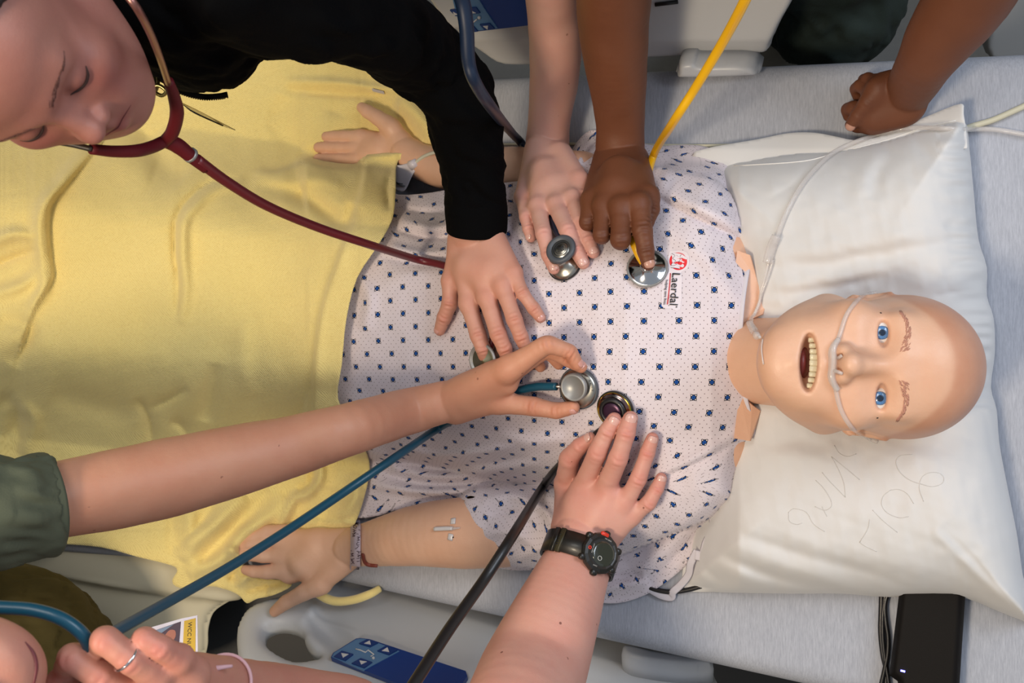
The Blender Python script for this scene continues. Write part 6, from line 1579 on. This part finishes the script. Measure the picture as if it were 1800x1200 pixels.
raw = [[(215, 262), (172, 272), (205, 290), (190, 262)], [(150, 300), (185, 310), (180, 335), (150, 325), (150, 300)], [(140, 350), (180, 360)], [(160, 352), (158, 378)], [(140, 375), (180, 385)], [(135, 400), (175, 395), (138, 418), (170, 425), (135, 436)],
       [(215, 350), (250, 372), (265, 385)], [(235, 330), (240, 370)], [(190, 400), (250, 415), (215, 430)], [(195, 440), (225, 445), (200, 462), (225, 475), (195, 488)], [(235, 505), (195, 510), (198, 540), (235, 525)], [(215, 550), (190, 575), (170, 585)], [(235, 555), (240, 580)],
       [(190, 610), (240, 620), (205, 630), (240, 640)], [(195, 655), (230, 662), (200, 675), (230, 685)], [(190, 700), (230, 705), (225, 730), (190, 735)], [(120, 600), (125, 612)], [(115, 640), (150, 640), (122, 655), (150, 668), (118, 672)], [(160, 700), (125, 715), (150, 740), (120, 765)], [(120, 700), (130, 735), (160, 765)]]
g = Geo()
for s_ in raw:
    q = []
    for x, y in spline(s_, 3):
        X, Y = zb_(x, y); h, _ = hit(X, Y, [band_o], .0004)
        if np.linalg.norm(h - Tp(X, Y, .05)) < .08: q.append(h)
    if len(q) > 2: g.add(tube_geo(np.array(q), .00045, 5))
o = g.build('handwriting', M_inkp, band_o); o['kind'] = 'stuff'
bk = [hit(x, y, [near_arm, mattress], .002)[0] for x, y in spline([(639, 972), (641, 984), (648, 990), (664, 992)], 5)]
mesh('red_backing', *tube_geo(np.array(bk), [.003, .004, .003], 8, up=N, flat=.3), M_redc, band_o)

# catheter taped on the near forearm
M_iv = mat('catheter_white', (214, 208, 206), .3, coat=.4); M_tape = mat('clear_tape', (208, 170, 148), .3)
ivt = empty('iv_catheter', hit(788, 930, [near_arm])[0], 'white plastic catheter hub with crossing strip on the manikin forearm', 'catheter')
mesh('hub', *tube_geo(onto([(765, 930), (785, 929), (797, 929)], [near_arm], .003), [.0033, .0034, .0030], 12), M_iv, ivt)
mesh('needle_sleeve', *tube_geo(onto([(797, 929), (810, 928)], [near_arm], .0025), [.0024, .0011], 10), M_clear, ivt)
for q in ([(797, 911), (796, 921)], [(793, 938), (791, 949)]):
    mesh('wing', *tube_geo(onto(q, [near_arm], .0008, 3), .0046, 8, up=N, flat=.25), M_iv, ivt)
for q in ((797, 912), (797, 944)): c, n_ = hit(q[0], q[1], [near_arm], .001); mesh('pin_hole', *lathe([(0, -.0006), (.0010, -.0006), (.0010, .0008), (0, .0009)], c, frame_of(n_), 8), M_dark, ivt)

# far wrist: grey connector with its cable
sen = empty('cable_connector', hit(712, 306, [far_arm])[0], 'pale grey flared plug with cream cable on the far wrist of the manikin', 'connector')
drape('plug', [(690, 292), (705, 290), (722, 285), (731, 283), (736, 291), (730, 300), (722, 314), (717, 326), (710, 336), (700, 336), (690, 330), (686, 312)], lambda x, y: .050 + .010 * np.clip((330 - y) / 50, 0, 1) - .004 * np.clip((700 - x) / 14, 0, 1), M_cuff_w, sen, 2.5, thick=.010)
mesh('plug_neck', *tube_geo([Tp(722, 291, .058), Tp(733, 285, .060)], [.0085, .0065], 14), M_cuff_w, sen)
for r_ in ((700, 322), (704, 326)): mesh('grip_rib', *tube_geo([Tp(r_[0] - 10, r_[1] - 6, .0525), Tp(r_[0], r_[1], .0535), Tp(r_[0] + 8, r_[1] + 1, .0530)], .0009, 8), M_rimgrey, sen)
mesh('cable', *tube_geo(spline([Tp(728, 288, .060), Tp(742, 277, .062), Tp(757, 270, .062), Tp(776, 266, .060), Tp(800, 262, .05), Tp(840, 256, .02), Tp(880, 254, .006), Tp(940, 253, .004), Tp(1000, 253, .004)], 6), [.0030, .0030, .0028, .0026, .0024, .0024, .0022, .0022], 10), M_cream_c, sen)
c2 = tag(mesh('cream_cable', *tube_geo(spline([Tp(x, y, .0045) for x, y in [(1000, 253), (1120, 255), (1240, 256), (1330, 254), (1400, 250), (1500, 262)]], 6), .0026, 10), M_cream_c), 'thin cream cable lying along the sheet from gown shoulder to pillow', 'cable', 'cables on the bed')
c3 = tag(mesh('cream_cable', *tube_geo(spline([Tp(x, y, .0075) for x, y in [(1640, 250), (1700, 225), (1722, 218), (1745, 211), (1775, 198), (1805, 184), (1850, 160)]], 6), .0040, 12), M_cream_c), 'thick cream cable rising to the right from behind the pillow corner', 'cable', 'cables on the bed')

# power supply and black cables at the lower right
M_box = mat('black_box_plastic', (16, 13, 12), .6, spec=.15, bump=.25, bscale=1500)
box_ = empty('power_supply', Tp(1630, 1120, .02), 'black box with small blue light half under the pillow corner', 'power supply')
ctr = [(1552, 1190), (1582, 1010), (1700, 1010), (1686, 1300), (1574, 1300), (1570, 1192)]
ctr = [(1569, 1188), (1586, 1010), (1704, 1010), (1680, 1300), (1582, 1300), (1580, 1195)]
rim_poly = [(1563, 1186), (1582, 1030), (1584, 1000), (1700, 1000), (1690, 1150), (1681, 1290), (1584, 1290), (1578, 1197)]
drape('casing', rim_poly, lambda x, y: .040 - .012 * np.clip(1 - polydist(x, y, np.array(rim_poly, float))[0] / 12, 0, 1) ** 2, M_box, box_, 4, closed_below=lambda x, y, h: np.full(x.shape, .002), smooth_poly=1)
M_led = mat('blue_light', (90, 90, 255), .3, emit=((110, 110, 255), 6.0))
mesh('indicator_light', *tube_geo([Tp(1583, 1178, .0405), Tp(1591, 1180, .0405)], .0013, 8), M_led, box_)
for nm, pts, r, lab in (('black_cable', [(1550, 1030), (1549, 1070), (1548, 1110), (1552, 1150), (1558, 1180), (1556, 1220), (1552, 1260)], .0036, 'black cable bundle running down beside the black box, outermost strand'),
                        ('black_cable', [(1566, 1030), (1556, 1060), (1557, 1090), (1561, 1120), (1560, 1150), (1554, 1180), (1546, 1215)], .0030, 'black cable curving close against the black box side'),
                        ('black_cable', [(1557, 1035), (1552, 1080), (1552, 1120), (1556, 1160), (1562, 1200), (1566, 1240)], .0026, 'thin black cable between the two strands beside the black box')):
    tag(mesh(nm, *tube_geo(spline([Tp(x, y, .005 + .004 * (r < .0032)) for x, y in pts], 6), r, 10), M_blk), lab, 'cable', 'cables on the bed')
tag(mesh('black_cable', *tube_geo(spline([Tp(x, y, .006) for x, y in [(1110, 1010), (1135, 1028), (1152, 1036), (1180, 1040), (1210, 1036), (1240, 1028), (1280, 1020)]], 6), .0036, 10), M_blk), 'black cable end showing below the pillow beside the gown tie', 'cable', 'cables on the bed')

# ================================================================= the printed patch on the gown chest
M_red = bpy.data.materials['watch_red']; M_lred = mat('print_red', (222, 32, 44), .6); M_lw = mat('print_white', (226, 216, 222), .7); M_lk = mat('print_black', (24, 22, 24), .7)
patch = None
def gpt(X, Y, e): return hit(1140 + X / 10., 430 + Y / 10., [gown], e)[0]
def flat_poly(name, pts, e, m, parent, n=1, closed=True):
    p = spline(pts, n, True) if n > 1 else np.array(pts, float)
    a = np.array([gpt(x, y, e) for x, y in p]); c = a.mean(0); k = len(a)
    from mathutils.geometry import tessellate_polygon
    f = [tuple(t) for t in tessellate_polygon([[Vector((x, y, 0)) for x, y in p]])]
    return mesh(name, a, f, m, parent, smooth=False)
ptc = flat_poly('printed_label', [(370, 120), (520, 100), (680, 130), (720, 280), (680, 430), (580, 480), (590, 600), (560, 1140), (400, 1120), (230, 1080), (260, 620), (350, 480), (340, 300)], .0006, M_lw, gown, 2)
th_ = np.linspace(0, 2 * math.pi, 32, endpoint=False)
flat_poly('red_disc', [(525 + 157 * math.cos(a), 295 + 157 * math.sin(a)) for a in th_], .0011, M_lred, ptc)
fig1 = [(410, 160), (500, 150), (590, 165), (640, 200), (690, 230), (680, 260), (640, 250), (600, 240), (600, 290), (640, 310), (600, 325), (560, 300), (540, 330), (520, 330), (500, 300), (440, 330), (415, 290), (420, 230)]
flat_poly('white_figure', fig1, .0016, M_lw, ptc, 3)
fig2 = [(395, 410), (420, 330), (480, 345), (530, 330), (560, 360), (600, 340), (630, 370), (610, 405), (570, 400), (540, 430), (470, 420)]
flat_poly('white_figure', fig2, .0016, M_lw, ptc, 3)
for pts in ([(415, 160), (470, 200), (430, 250), (480, 290), (440, 330)], [(500, 190), (560, 240), (540, 320)], [(590, 170), (560, 210), (600, 240)], [(420, 330), (400, 370), (440, 380), (500, 350)], [(530, 330), (530, 290)], [(555, 365), (565, 400)], [(395, 412), (470, 420), (540, 430)]):
    mesh('figure_line', *tube_geo(np.array([gpt(x, y, .0019) for x, y in spline(pts, 4)]), .00022, 5), M_lk, ptc)
mesh('red_rule', *tube_geo(np.array([gpt(385, 505, .001), gpt(372, 700, .001), gpt(352, 900, .001), gpt(333, 1050, .001)]), .0006, 6), M_lred, ptc)
c = gpt(455, 785, .0022); xd = unit(gpt(435, 1050, .0012) - gpt(480, 520, .0012)); FR = frame_of(hit(1186, 508, [gown])[1], xd)
text('lettering', 'Laerdal', .0152, c, FR, M_lk, ptc)
c = gpt(303, 840, .0020); text('lettering', 'helping save lives', .0049, c, FR, M_lk, ptc)
text('lettering', '\u00ae', .003, gpt(487, 1095, .0012), FR, M_lk, ptc)
